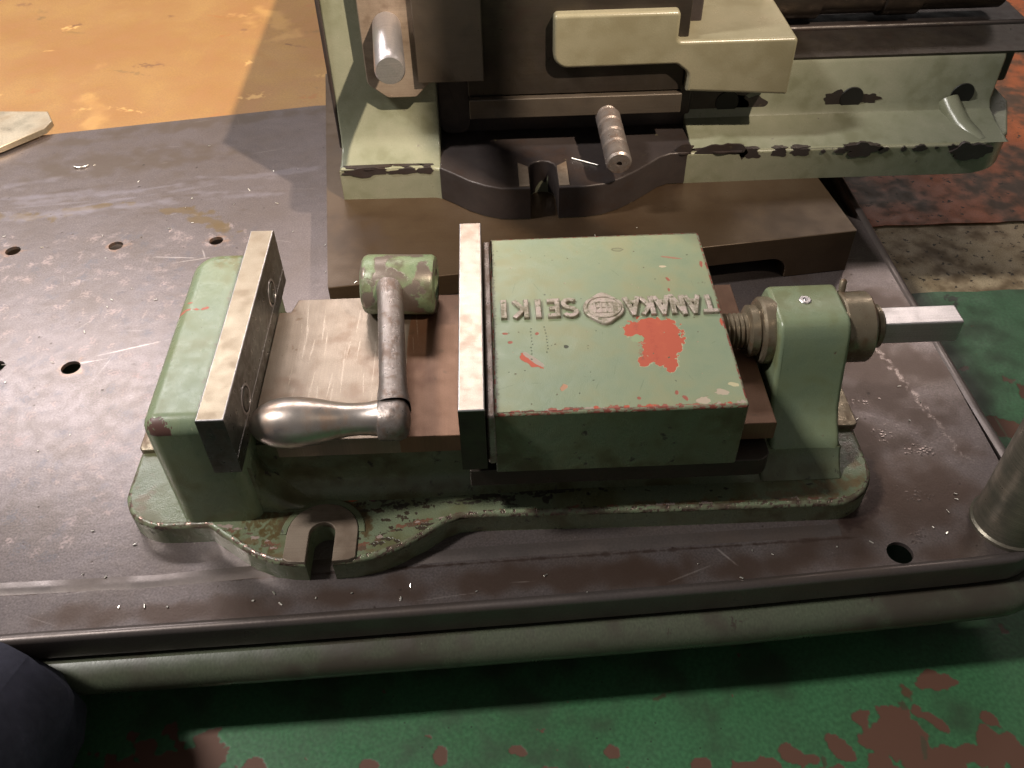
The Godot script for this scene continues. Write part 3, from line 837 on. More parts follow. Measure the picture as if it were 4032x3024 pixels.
func surroundings() -> void:
	var b := MB.new()
	b.box(Vector3(0, FLOOR - 12, 0), Vector3(5000, 20, 5000), 1)
	var g := MeshInstance3D.new()
	g.name = "floor"
	g.mesh = mesh_of([b, M.concrete], Vector3(0, -LIFT, 0))
	g.set_meta("kind", "structure")
	add_child(g, true)
	sheet("floor_paint", -2400, 2400, -212, 2400, FLOOR, M.green_floor, 3.0, 0.0, 3)
	sheet("yellow_floor_lane", -2400, 90, -1500, -306, FLOOR, M.yellow_floor, 0.0, 3.0, 4)
	sheet("orange_floor_lane", 92, 2400, -1500, -310, FLOOR, M.orange_floor, 0.0, 3.0, 5)

	# the bottom shelf of a trolley: a pressed steel tray on a tube frame with a corner post
	var t := thing("tool_trolley", "grey-brown pressed steel trolley shelf with rounded green tube rail and corner post", "trolley", Vector3(-120, -180, -150))
	# its plate is cut in strips through the middles of the bolt holes, so that every hole is a real opening
	var outline := P2([-560, 135.5, -218, 121.2, -90, 117.3, 20, 113.1, 138, 108, 262, 100.2, 280, 99, 295, 93, 304, 83, 309, 70, 302, -205, 60, -425, -140, -420, -286, -397, -560, -353])
	var holes := [[-344.4, -205.6, 5.6], [-309.5, -76.3, 6.0], [-267.5, -207.4, 5.4], [-259.3, -72.9, 6.2], [-191.9, -209.4, 5.2], [227.0, 95.0, 6.8]]
	var tb := MB.new()
	tb.rect = [-560.0, -440.0, 900.0, 620.0]
	var cuts := [-560.0]
	for q in holes:
		cuts.append(q[0])
	cuts.append(305.0)
	for k in cuts.size() - 1:
		var pieces := Geometry2D.intersect_polygons(outline, P2([cuts[k], -500, cuts[k + 1], -500, cuts[k + 1], 300, cuts[k], 300]))
		for q in holes:
			var disc := PackedVector2Array()
			for i in 32:
				disc.append(Vector2(q[0], q[1]) + Vector2.from_angle(TAU * i / 32.0) * q[2])
			var left: Array[PackedVector2Array] = []
			for pc in pieces:
				left.append_array(Geometry2D.clip_polygons(pc, disc))
			pieces = left
		for pc in pieces:
			var ti := Geometry2D.triangulate_polygon(pc)
			for y: float in [-100.0, -102.5]:
				var first := tb.v.size()
				for pt in pc:
					tb.add(Vector3(pt.x, y, pt.y), Vector3(0, 1 if y == -100.0 else -1, 0))
				for i in range(0, ti.size(), 3):
					tb.tri(first + ti[i], first + ti[i + 1], first + ti[i + 2])
	for q in holes:
		tb.lathe([Vector2(0, q[2]), Vector2(2.5, q[2])], Vector3(q[0], -102.5, q[1]), Vector3(0, 1, 0), 32)
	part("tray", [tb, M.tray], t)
	# border that rises to a rolled rim, along the front, round the corner and up the right side
	var path := [Vector2(-560, 101), Vector2(-330, 96.5), Vector2(-165, 94.5), Vector2(-90, 89.5), Vector2(20, 84.5), Vector2(200, 79.5)]
	var edge := [Vector2(-900, 155), Vector2(-560, 141), Vector2(-218, 126.5), Vector2(-90, 122.6), Vector2(20, 118.4), Vector2(138, 113.3), Vector2(262, 105.5)]
	for k in 9:
		var a := PI / 2 * (1.0 - k / 8.0)
		edge.append(Vector2(279 + 36 * cos(a), 68 + 36 * sin(a)))
	edge.append_array([Vector2(312, 0), Vector2(309, -120), Vector2(307, -300), Vector2(308, -460)])
	var lip := MB.new()
	var prof := [Vector2(-6, -100.0), Vector2(-5, -99.2), Vector2(-4.2, -98.6)]
	for k in 6:
		var a := PI / 2 * (1.0 - k / 5.0)
		prof.append(Vector2(-3.0 + 3.0 * cos(a), -101.4 + 3.0 * sin(a)))
	prof.append_array([Vector2(0.0, -116.0), Vector2(-2.0, -116.0), Vector2(-2.0, -103.0)])
	lip.skirt(edge, prof, 0.3)
	part("folded_rim", [lip, M.tray_edge], t)
	var crease := MB.new()
	crease.skirt(path, [Vector2(-5, -100.05), Vector2(-1.5, -99.6), Vector2(0.5, -99.55), Vector2(3.5, -100.05)], 0.2)
	part("crease", [crease, M.tray_edge], t)
	# tube rail under the rim
	var rail := MB.new()
	var rp := []
	for k in 13:
		var a := TAU * k / 12.0
		rp.append(Vector2(2.0 + 11.0 * sin(a), -129.5 + 11.0 * cos(a)))
	rail.skirt(edge, rp, -1.0)
	part("rail", [rail, M.rail], t)
	var web := MB.new()
	web.skirt(edge, [Vector2(-12, -112), Vector2(-10, -112), Vector2(-10, -124), Vector2(-12, -124)], 0.5)
	part("rail_web", [web, M.tray_edge], t)
	var post := MB.new()
	post.lathe([Vector2(0, 0), Vector2(0, 19.5), Vector2(3, 19.8), Vector2(4, 18.6), Vector2(8, 18.2), Vector2(700, 18.2), Vector2(700, 0)], Vector3(291, -100.5, 79), Vector3(0, 1, 0), 48)
	part("post", [post, M.post], t)
	for q in [[-520, 80], [290, -420], [285, 66]]:
		var w := MB.new()
		w.lathe([Vector2(-9, 0), Vector2(-9, 16), Vector2(-7, 19), Vector2(7, 19), Vector2(9, 16), Vector2(9, 0)], Vector3(q[0] - 20, FLOOR + 19, q[1] - 40), Vector3(1, 0, 0.2), 28)
		part("caster_wheel", [w, M.shoe], t)
		var f := MB.new()
		f.box(Vector3(q[0] - 20, FLOOR + 50, q[1] - 40), Vector3(30, 26, 30), 2)
		part("caster_fork", [f, M.post], t)

	# thick steel riser under the far vise
	var sl := thing("steel_riser", "thick oily brown steel riser block with an arched opening along its front edge", "riser block", Vector3(90, -100, -200))
	var ang := 0.1162
	var bs := Basis(Vector3(0, 1, 0), ang)
	var fx := bs * Vector3(1, 0, 0)
	var fy := Vector3(0, 1, 0)
	var fz := bs * Vector3(0, 0, 1)
	var front := Vector3(-89.8, -100, -103.3)
	# cross-section of the riser as seen from the front: feet and an arch between them
	var arch := PackedVector2Array([Vector2(0, 34), Vector2(363.5, 34), Vector2(363.5, 0), Vector2(317, 0)])
	for k in 7:
		var a := PI / 2 * k / 6.0
		arch.append(Vector2(305 + 12 * cos(a), 6 + 12 * sin(a) - 1))
	arch.append_array([Vector2(0, 17)])
	var sb := MB.new()
	sb.prism(arch, front, Basis(fx, fy, fz), -312, 0, 0.8, 2)
	part("body", [sb, M.slab], sl)
	var sv := MB.new()
	sv.box(front + fx * 160 + fy * 8.6 - fz * 136, Vector3(296, 16.6, 228), 0.5, 1, bs)
	part("base_plate", [sv, M.black_steel], sl)

# ---------------------------------------------------------------- the vise in front
func vise() -> void:
	var t := thing("machine_vise", "chipped green machine vise with raised lettering on its movable jaw and a square screw end", "machine vise", Vector3(0, -100, 0))
	# foot: a plate with rounded ends, a lug with an open bolt slot on either side
	var lugx := -75.5
	var side := [Vector2(-137, 70), Vector2(-131, 74.5), Vector2(-121, 82), Vector2(-110, 90), Vector2(-100, 94.3), Vector2(-90, 96.4), Vector2(-82.4, 97), Vector2(-82.4, 79)]
	for k in 9:
		var a := PI + PI * k / 8.0
		side.append(Vector2(lugx + 7.0 * cos(a), 79 + 7.0 * sin(a)))
	side.append_array([Vector2(-68.6, 97), Vector2(-58, 96.3), Vector2(-46, 93.6), Vector2(-34, 88.6), Vector2(-22, 81.6), Vector2(-12, 74), Vector2(-4, 71), Vector2(6, 70.2)])
	var foot := PackedVector2Array()
	for k in 9:
		var a := PI - PI / 2 * k / 8.0
		foot.append(Vector2(-160 + 26 * cos(a), 44 + 26 * sin(a)))
	for p: Vector2 in side:
		foot.append(p)
	foot.append(Vector2(88, 71.6))
	for k in 9:
		var a := PI / 2 - PI / 2 * k / 8.0
		foot.append(Vector2(196 + 26.5 * cos(a), 45.5 + 26.5 * sin(a)))
	var back := PackedVector2Array()
	for p in foot:
		back.append(Vector2(p.x, -p.y))
	back.reverse()
	# an open slot at each end
	foot.append_array(P2([222.5, 8, 205, 8]))
	for k in 7:
		var a := PI / 2 + PI * k / 6.0
		foot.append(Vector2(205 + 7 * cos(a), 7 * sin(a)))
	foot.append_array(P2([222.5, -8]))
	foot.append_array(back)
	foot.append_array(P2([-186, -8, -170, -8]))
	for k in 7:
		var a := -PI / 2 + PI * k / 6.0
		foot.append(Vector2(-170 + 7 * cos(a), 7 * sin(a)))
	foot.append_array(P2([-186, 8]))
	var b := MB.new()
	var rim := MB.new()
	var ft := MB.new()
	ft.rect = [-190.0, -100.0, 420.0, 200.0]
	b.prism(foot, Vector3(0, 0, 0), FLAT, -100, -85, 2.6, 4, ft, rim)
	# fillet and body walls rising from the foot
	var prof := []
	for k in 7:
		var a := PI / 2 * k / 6.0
		prof.append(Vector2(12.0 - 12.0 * sin(a), -85.2 + 12.0 - 12.0 * cos(a)))
	prof.reverse()
	var wall := []
	wall.append(Vector2(0, -49.0))
	for p: Vector2 in prof:
		wall.append(p)
	var loop := [Vector2(-128, 47), Vector2(60, 46.5), Vector2(196, 45), Vector2(203, 38), Vector2(203, -38), Vector2(196, -45), Vector2(60, -46.5), Vector2(-128, -47)]
	b.skirt([Vector2(-128, 47), Vector2(-40, 47), Vector2(60, 46.5), Vector2(158, 45.2), Vector2(162, 43), Vector2(164, 36), Vector2(164, 0), Vector2(164, -36), Vector2(162, -43), Vector2(158, -45.2), Vector2(60, -46.5), Vector2(-128, -47)].map(func(p: Vector2) -> Vector2: return p), wall.map(func(p: Vector2) -> Vector2: return p), 0.3)
	b.prism(P2([-128, 46, 162, 44, 162, -44, -128, -46]), Vector3.ZERO, FLAT, -86, -49.2)
	b.jitter(0.35, 0.05, 4)
	rim.jitter(0.5, 0.09, 4)
	var base := part("base", [b, M.green_dirty, ft, M.foot_top, rim, M.green_rim], t)
	# machined pads round the slots
	for s: float in [1.0, -1.0]:
		var pad := PackedVector2Array()
		for k in 17:
			var a := PI + PI * k / 16.0
			pad.append(Vector2(lugx + 18.6 * cos(a), s * (78.5 + 18.6 * sin(a))))
		pad.append_array(P2([-56.9, s * 94.6, -60.5, s * 96.0, -68.7, s * 96.6]))
		pad.append(Vector2(-68.7, s * 79))
		for k in 11:
			var a := -PI * k / 10.0
			pad.append(Vector2(lugx + 6.8 * cos(a), s * (79 + 6.8 * sin(a))))
		pad.append_array(P2([-82.3, s * 96.6, -91.5, s * 95.9, -94.1, s * 94.2]))
		var m := MB.new()
		m.prism(pad, Vector3.ZERO, FLAT, -86, -83.8, 0.5, 2)
		part("bolt_pad", [m, M.brown_steel], base)
	# the cast border round the pad
	for s: float in [1.0, -1.0]:
		var ring := PackedVector2Array()
		for k in 17:
			var a := PI + PI * k / 16.0
			ring.append(Vector2(lugx + 22.2 * cos(a), s * (78.5 + 22.2 * sin(a))))
		for k in 17:
			var a := TAU - PI * k / 16.0
			ring.append(Vector2(lugx + 18.9 * cos(a), s * (78.5 + 18.9 * sin(a))))
		var m := MB.new()
		m.prism(ring, Vector3.ZERO, FLAT, -86, -84.4, 0.4, 2)
		part("pad_border", [m, M.green_dirty], base)
	for q in [[-178.0, 18.0], [212.0, 20.0]]:
		var m := MB.new()
		m.prism(rounded(P2([q[0] - 8, -q[1], q[0] + (14 if q[0] < 0 else 12), -q[1], q[0] + (14 if q[0] < 0 else 12), q[1], q[0] - 8, q[1]]), 3.0), Vector3.ZERO, FLAT, -86, -82, 0.8, 2)
		part("end_pad", [m, M.rust_steel], base)

	# fixed jaw casting
	var fj := MB.new()
	var fr := MB.new()
	var fc := MB.new()
	for q: MB in [fj, fr, fc]:
		q.rect = [-154.0, -70.0, 48.0, 140.0]
	fj.prism(rounded(P2([-152.5, -68.5, -108, -68.5, -108, 68.3, -151.5, 68.3]), [15, 8.2, 8.2, 8.2], 6), Vector3.ZERO, FLAT, -87, -8.5, 8.0, 7, fc, fr)
	fj.prism(rounded(P2([-158, -60, -100, -48, -100, 48, -158, 60]), 12.0, 5), Vector3.ZERO, FLAT, -87, -76, 6.0, 4)
	fr.jitter(0.4, 0.05, 7)
	var jaw := part("fixed_jaw", [fj, M.green, fr, M.jaw_top, fc, M.jaw_top], t)
	var gus := MB.new()                  # web that runs from the jaw down into the foot
	var gp := P2([-112, -44, -108.2, -44])
	for k in 13:
		var u := PI / 2 * k / 12.0
		gp.append(Vector2(-78 - 30 * cos(u), -55 - 30.2 * sin(u)))
	gp.append_array(P2([-78, -88, -112, -88]))
	gus.prism(gp, Vector3.ZERO, FACE, -60, 64, 5.0, 4, null, null, 5.0)
	gus.jitter(0.5, 0.06, 4)
	part("web", [gus, M.green_dirty], jaw)
	jaw_plate("jaw_plate", -113.8, 13.3, 37.0, true, t)

	# steel ways
	var bed := MB.new()
	bed.rect = [-107.0, -57.0, 267.0, 114.0]
	bed.prism(P2([-97, -56, 159.5, -56, 159.5, 56.5, -94, 56.5, -98, 45, -107, 45, -107, -45, -100, -45]), Vector3.ZERO, FLAT, -48.6, -37, 0.5, 2)
	var bs := MB.new()
	bs.box(Vector3(30, -48.9, 0), Vector3(262, 2, 92), 0.3, 1)
	part("bed_way", [bed, M.bed_top, bs, M.dark], t)

	# movable jaw
	var bl := MB.new()
	var cap := MB.new()
	var rm := MB.new()
	for q: MB in [bl, cap, rm]:
		q.rect = [17.0, -70.0, 122.0, 140.0]
	bl.prism(rounded(P2([17, -70, 139.3, -70, 137.8, 70.3, 16.6, 70.3]), [0.5, 2, 2, 1], 3), Vector3.ZERO, FLAT, -50.5, -8.5, 1.5, 3, cap, rm)
	rm.jitter(0.45, 0.09, 8)
	var mj := part("movable_jaw", [bl, M.green_dirty, cap, M.block_top, rm, M.block_rim], t)
	var ridge := MB.new()
	ridge.box(Vector3(15.3, -27, 0), Vector3(4.4, 34, 141), 1.4, 3)
	ridge.jitter(0.5, 0.12, 5)
	part("cast_seam", [ridge, M.worn_iron], mj)
	jaw_plate("jaw_plate", 6.3, 12.4, 42.0, false, t)
	var kp := MB.new()
	kp.prism(rounded(P2([3, -66, 157, -66, 157, 68, 3, 68]), [1, 3, 7, 1], 4), Vector3.ZERO, FLAT, -63.5, -52, 0.7, 2)
	part("keeper_plate", [kp, M.black_steel], t)

	# lettering, read from the far side
	# every letter is drawn in a box from (0, 0) to (1, 1): strokes as chains of points
	var arc := []
	for k in 9:
		var u := PI * 0.12 + PI * 1.28 * k / 8.0
		arc.append(Vector2(0.5 + 0.40 * cos(u), 0.73 + 0.20 * sin(u)))
	for k in 9:
		var u := PI * 0.5 - PI * 1.28 * k / 8.0
		arc.append(Vector2(0.5 + 0.42 * cos(u), 0.29 + 0.22 * sin(u)))
	var glyphs := {
		"I": [[Vector2(0.5, 0.02), Vector2(0.5, 0.98)]],
		"K": [[Vector2(0.16, 0.02), Vector2(0.16, 0.98)], [Vector2(0.24, 0.46), Vector2(0.90, 0.96)], [Vector2(0.36, 0.52), Vector2(0.92, 0.04)]],
		"E": [[Vector2(0.86, 0.11), Vector2(0.15, 0.11), Vector2(0.15, 0.89), Vector2(0.86, 0.89)], [Vector2(0.2, 0.5), Vector2(0.74, 0.5)]],
		"S": [arc],
		"A": [[Vector2(0.06, 0.03), Vector2(0.5, 0.93), Vector2(0.94, 0.03)], [Vector2(0.26, 0.32), Vector2(0.74, 0.32)]],
		"N": [[Vector2(0.13, 0.02), Vector2(0.13, 0.96), Vector2(0.87, 0.04), Vector2(0.87, 0.98)]],
		"T": [[Vector2(0.02, 0.88), Vector2(0.98, 0.88)], [Vector2(0.5, 0.84), Vector2(0.5, 0.02)]],
	}
	for q in [["I", 23.6, 3.4], ["K", 32.6, 8.4], ["I", 41.8, 3.4], ["E", 49.4, 7.4], ["S", 58.7, 8.0], ["A", 91.8, 8.0], ["K", 99.6, 7.2], ["A", 107.6, 8.0], ["N", 115.8, 7.2], ["A", 124.0, 8.0], ["T", 132.4, 8.4]]:
		var lm := MB.new()
		var nth := 0
		for chain: Array in glyphs[q[0]]:
			var pl := PackedVector2Array()
			for c: Vector2 in chain:
				pl.append(Vector2(q[1] - (c.x - 0.5) * q[2], -12.4 + (q[1] - 24.0) * 0.012 + c.y * 15.4))
			for poly in Geometry2D.offset_polyline(pl, 1.35 if q[0] != "I" else 1.6, Geometry2D.JOIN_MITER, Geometry2D.END_BUTT):
				lm.prism(poly, Vector3.ZERO, FLAT, -9.0, -6.55 - nth * 0.12, 0.55, 3)
			nth += 1
		lm.jitter(0.28, 0.22, int(q[1]))
		part("letter", [lm, M.letter], mj)
	var em := MB.new()
	var ep := PackedVector2Array()
	for k in 36:
		var a := TAU * k / 36.0
		var r := 10.4
		var tip := absf(sin(a))
		r += 2.4 * pow(tip, 18.0)
		ep.append(Vector2(76.4 + r * 1.06 * cos(a), -3.0 + r * sin(a)))
	em.prism(ep, Vector3.ZERO, FLAT, -9, -6.6, 0.8, 3)
	em.jitter(0.3, 0.15, 9)
	var emb := part("emblem", [em, M.letter], mj)
	var er := MB.new()
	for k in 40:
		var a0 := TAU * k / 40.0
		var a1 := TAU * (k + 1) / 40.0
		er.tube([Vector3(76.4 + 9.0 * cos(a0), -6.55, -3.0 + 8.4 * sin(a0)), Vector3(76.4 + 9.0 * cos(a1), -6.55, -3.0 + 8.4 * sin(a1))], 0.42, 8)
	part("emblem_ring", [er, M.letter], emb)
	var eg := MB.new()
	for q in [[76.4, -3, 9.6, 0.9], [76.4, -7.2, 9.6, 0.9], [76.4, 1.2, 9.6, 0.9], [71.8, -3, 0.9, 9.2], [74.9, -3, 0.9, 9.2], [78.0, -3, 0.9, 9.2], [81.1, -3, 0.9, 9.2]]:
		eg.box(Vector3(q[0], -6.75, q[1]), Vector3(q[2], 1.0, q[3]), 0.3, 2)
	part("emblem_grid", [eg, M.letter], emb)

	# screw, bearing bracket and square end along z = 0
	var ax := -24.5
	var X := Vector3(1, 0, 0)
	var sp := MB.new()
	var tp := [Vector2(136, 0)]
	for k in 8:
		tp.append_array([Vector2(136 + k * 2.6, 8.4), Vector2(137.2 + k * 2.6, 9.8), Vector2(138.0 + k * 2.6, 9.8), Vector2(138.6 + k * 2.6, 8.4)])
	tp.append_array([Vector2(158, 8.4), Vector2(158, 0)])
	sp.lathe(tp, Vector3(0, ax, 0), X, 40)
	part("screw", [sp, M.rust_steel], t)
	var th := MB.new()
	th.lathe([Vector2(153.5, 0), Vector2(153.5, 12.5), Vector2(154.5, 14), Vector2(158.5, 14), Vector2(158.6, 12.8), Vector2(159.5, 12.8), Vector2(159.7, 17), Vector2(161, 18.2), Vector2(168, 18.2), Vector2(168, 0)], Vector3(0, ax, 0), X, 48)
	part("thrust_ring", [th, M.rust_steel], t)
	var br := MB.new()
	var bc := MB.new()
	var hp := PackedVector2Array()
	var right := [Vector2(46, -74), Vector2(44.5, -69), Vector2(41, -65), Vector2(36, -61), Vector2(32, -55), Vector2(28.8, -46), Vector2(25.5, -34), Vector2(23, -24), Vector2(20.3, -14.5), Vector2(18.2, -10.0), Vector2(15.8, -7.4), Vector2(12.5, -6.2)]
	for p: Vector2 in right:
		hp.append(p)
	for k in right.size():
		var p: Vector2 = right[right.size() - 1 - k]
		hp.append(Vector2(-p.x, p.y))
	br.prism(hp, Vector3.ZERO, SIDE, 165.5, 203.0, 2.4, 3, null, bc, 2.6)
	br.jitter(0.2, 0.05, 3)
	var brk := part("screw_bracket", [br, M.green, bc, M.green], t)
	var bw := MB.new()
	bw.prism(P2([45.0, -71, 46.8, -76, 50, -80, 56, -84.5, 56, -88, -56, -88, -56, -84.5, -50, -80, -46.8, -76, -45.0, -71]), Vector3.ZERO, SIDE, 160, 204.5, 2.0, 3, null, null, 2.0)
	part("bracket_foot", [bw, M.green_dirty], brk)
	var on := MB.new()
	on.lathe([Vector2(0, 3.2), Vector2(0.5, 3.2), Vector2(0.9, 2.7), Vector2(0.9, 1.5), Vector2(0.2, 1.2), Vector2(0.2, 0)], Vector3(182.9, -6.3, -2), Vector3(0, 1, 0), 28)
	var nip := part("oil_nipple", [on, M.bright], brk)
	var ball := MB.new()
	ball.lathe([Vector2(0, 1.1), Vector2(0.6, 0.9), Vector2(0.9, 0)], Vector3(182.9, -6.2, -2), Vector3(0, 1, 0), 16, 0.3)
	part("nipple_ball", [ball, M.bright], nip)
	var co := MB.new()
	co.lathe([Vector2(202, 0), Vector2(203, 18.4), Vector2(203.8, 19.2), Vector2(217.6, 19.2), Vector2(218.6, 18.4), Vector2(219, 17.4), Vector2(219, 0)], Vector3(0, ax, 0), X, 56, 0.86)
	part("collar", [co, M.rust_steel], t)
	var pn := MB.new()
	pn.lathe([Vector2(0, 1.9), Vector2(6.5, 1.9), Vector2(7.4, 1.2), Vector2(7.6, 0)], Vector3(206, ax + 14.5, -12), Vector3(0.1, 1, -0.35), 20, 0.6)
	part("collar_pin", [pn, M.rust_steel], t)
	var nk := MB.new()
	nk.lathe([Vector2(218, 12.0), Vector2(220.2, 12.0), Vector2(220.6, 11.2), Vector2(222, 11.2), Vector2(222.6, 11.9), Vector2(225, 11.9), Vector2(226.4, 10.0), Vector2(226.6, 0)], Vector3(0, ax, 0), X, 44)
	part("screw_shoulder", [nk, M.rust_steel], t)
	var sq := MB.new()
	sq.box(Vector3(247, ax, 0), Vector3(43, 14.2, 14.2), 0.9, 3)
	part("square_drive", [sq, M.bright], t)

func jaw_plate(called: String, cx: float, thick: float, tall: float, fixed: bool, t: Node3D) -> void:
	var b := MB.new()
	var top := MB.new()
	var rim := MB.new()
	b.prism(P2([cx - thick / 2, -75, cx + thick / 2, -75, cx + thick / 2, 75, cx - thick / 2, 75]), Vector3.ZERO, FLAT, -tall, 0, 0.7, 2, top, rim)
	var p := part(called, [b, M.face_steel if fixed else M.black_steel, top, M.ground_fixed if fixed else M.ground_steel, rim, M.bright], t)
	var fx := cx + (thick / 2 if fixed else -thick / 2)
	var dir := Vector3(1, 0, 0) if fixed else Vector3(-1, 0, 0)
	for z: float in [-42.0, 42.0]:
		var s := MB.new()
		s.lathe([Vector2(-0.05, 8.2), Vector2(0.25, 8.0), Vector2(0.25, 6.9), Vector2(-0.2, 6.7)], Vector3(fx, -20, z), dir, 36)
		var k := MB.new()
		k.lathe([Vector2(0.12, 6.9), Vector2(0.12, 0)], Vector3(fx, -20, z), dir, 36)
		part("screw_recess", [s, M.bright, k, M.dark], p)
		var h := MB.new()
		h.lathe([Vector2(0.13, 5.6), Vector2(0.5, 5.2), Vector2(0.5, 3.0), Vector2(0.2, 2.8), Vector2(0.2, 0)], Vector3(fx, -20, z), dir, 6)
		h.lathe([Vector2(0.1, 5.8), Vector2(0.45, 5.5), Vector2(0.45, 4.0)], Vector3(fx, -20, z), dir, 36)
		part("socket_screw", [h, M.face_steel], p)
	if fixed:
		var g := MB.new()
		g.box(Vector3(fx + 0.02, -27.5, 0), Vector3(0.24, 0.5, 149), 0.05, 1)
		part("face_scratch", [g, M.bright], p)

# ---------------------------------------------------------------- the crank lying on the ways
func crank() -> void:
	var t := thing("crank_handle", "worn steel crank handle with half-peeled green hub, lying between the jaws", "crank handle", Vector3(-35, -37, -40))
	var hb := MB.new()
	var ax := Basis(Vector3(0, 1, 0), -0.06) * Vector3(1, 0, 0)
	var hc := Vector3(-34.8, -20, -45.5)
	hb.lathe([Vector2(-20.5, 0), Vector2(-20.5, 14.5), Vector2(-19.5, 16.2), Vector2(-17.5, 17.0), Vector2(18.5, 17.0), Vector2(20.3, 16.0), Vector2(20.8, 14.5), Vector2(20.8, 9.0), Vector2(12, 8.6), Vector2(12, 0)], hc, ax, 56, 0.75)
	hb.jitter(0.25, 0.1, 6)
	part("hub", [hb, M.hub], t)
	var ar := MB.new()
	var a0 := Vector3(-40.2, -12.5, -50)
	var a1 := Vector3(-33.2, -23.0, 50)
	var ring := []
	for k in 25:
		var s := k / 24.0
		ring.append(s)
	# an oval bar, thicker where it leaves the hub
	var d := (a1 - a0).normalized()
	var side := d.cross(Vector3(0, 1, 0)).normalized()
	var up := side.cross(d).normalized()
	var first := ar.v.size()
	for s: float in ring:
		var w := 7.0 + 3.2 * pow(maxf(0.0, 1.0 - s * 3.2), 2.0) + 1.6 * pow(maxf(0.0, s * 4.0 - 3.0), 2.0)
		var h := 6.6 + 2.5 * pow(maxf(0.0, 1.0 - s * 3.0), 2.0) + 2.6 * pow(maxf(0.0, s * 4.0 - 3.0), 2.0)
		for k in 25:
			var a := TAU * k / 24.0
			var ca := signf(cos(a)) * pow(absf(cos(a)), 0.75)
			var sa := signf(sin(a)) * pow(absf(sin(a)), 0.75)
			ar.add(a0.lerp(a1, s) + side * ca * w + up * sa * h, (side * cos(a) / w + up * sin(a) / h).normalized())
	for i in 24:
		for k in 24:
			var o := first + i * 25 + k
			ar.quad(o, o + 1, o + 26, o + 25)
	ar.jitter(0.3, 0.12, 2)
	# the boss that holds the grip
	ar.lathe([Vector2(-7.2, 0), Vector2(-7.2, 9.6), Vector2(-6.4, 10.4), Vector2(3, 10.6), Vector2(6, 9.4), Vector2(7.6, 7.0), Vector2(8.4, 3.5), Vector2(8.6, 0)], Vector3(-33.4, -25.5, 55.0), Vector3(1, 0, 0), 44, 0.5)
	part("arm", [ar, M.worn_iron], t)
	var gr := MB.new()
	var ga := Vector3(-1, 0.0, 0.02).normalized()
	var pr := [Vector2(6.6, 9.4), Vector2(8.5, 8.9), Vector2(12, 8.3), Vector2(17, 8.1), Vector2(22, 8.3), Vector2(28, 9.3), Vector2(34, 10.7), Vector2(40, 11.9), Vector2(46, 12.7), Vector2(51, 12.9), Vector2(56, 12.4), Vector2(60, 11.3), Vector2(64, 9.4), Vector2(67, 7.3), Vector2(69, 5.0), Vector2(70.3, 2.6), Vector2(70.8, 0)]
	gr.lathe(pr, Vector3(-33.4, -24.2, 54.6), ga, 56, 0.3)
	part("grip", [gr, M.polished], t)

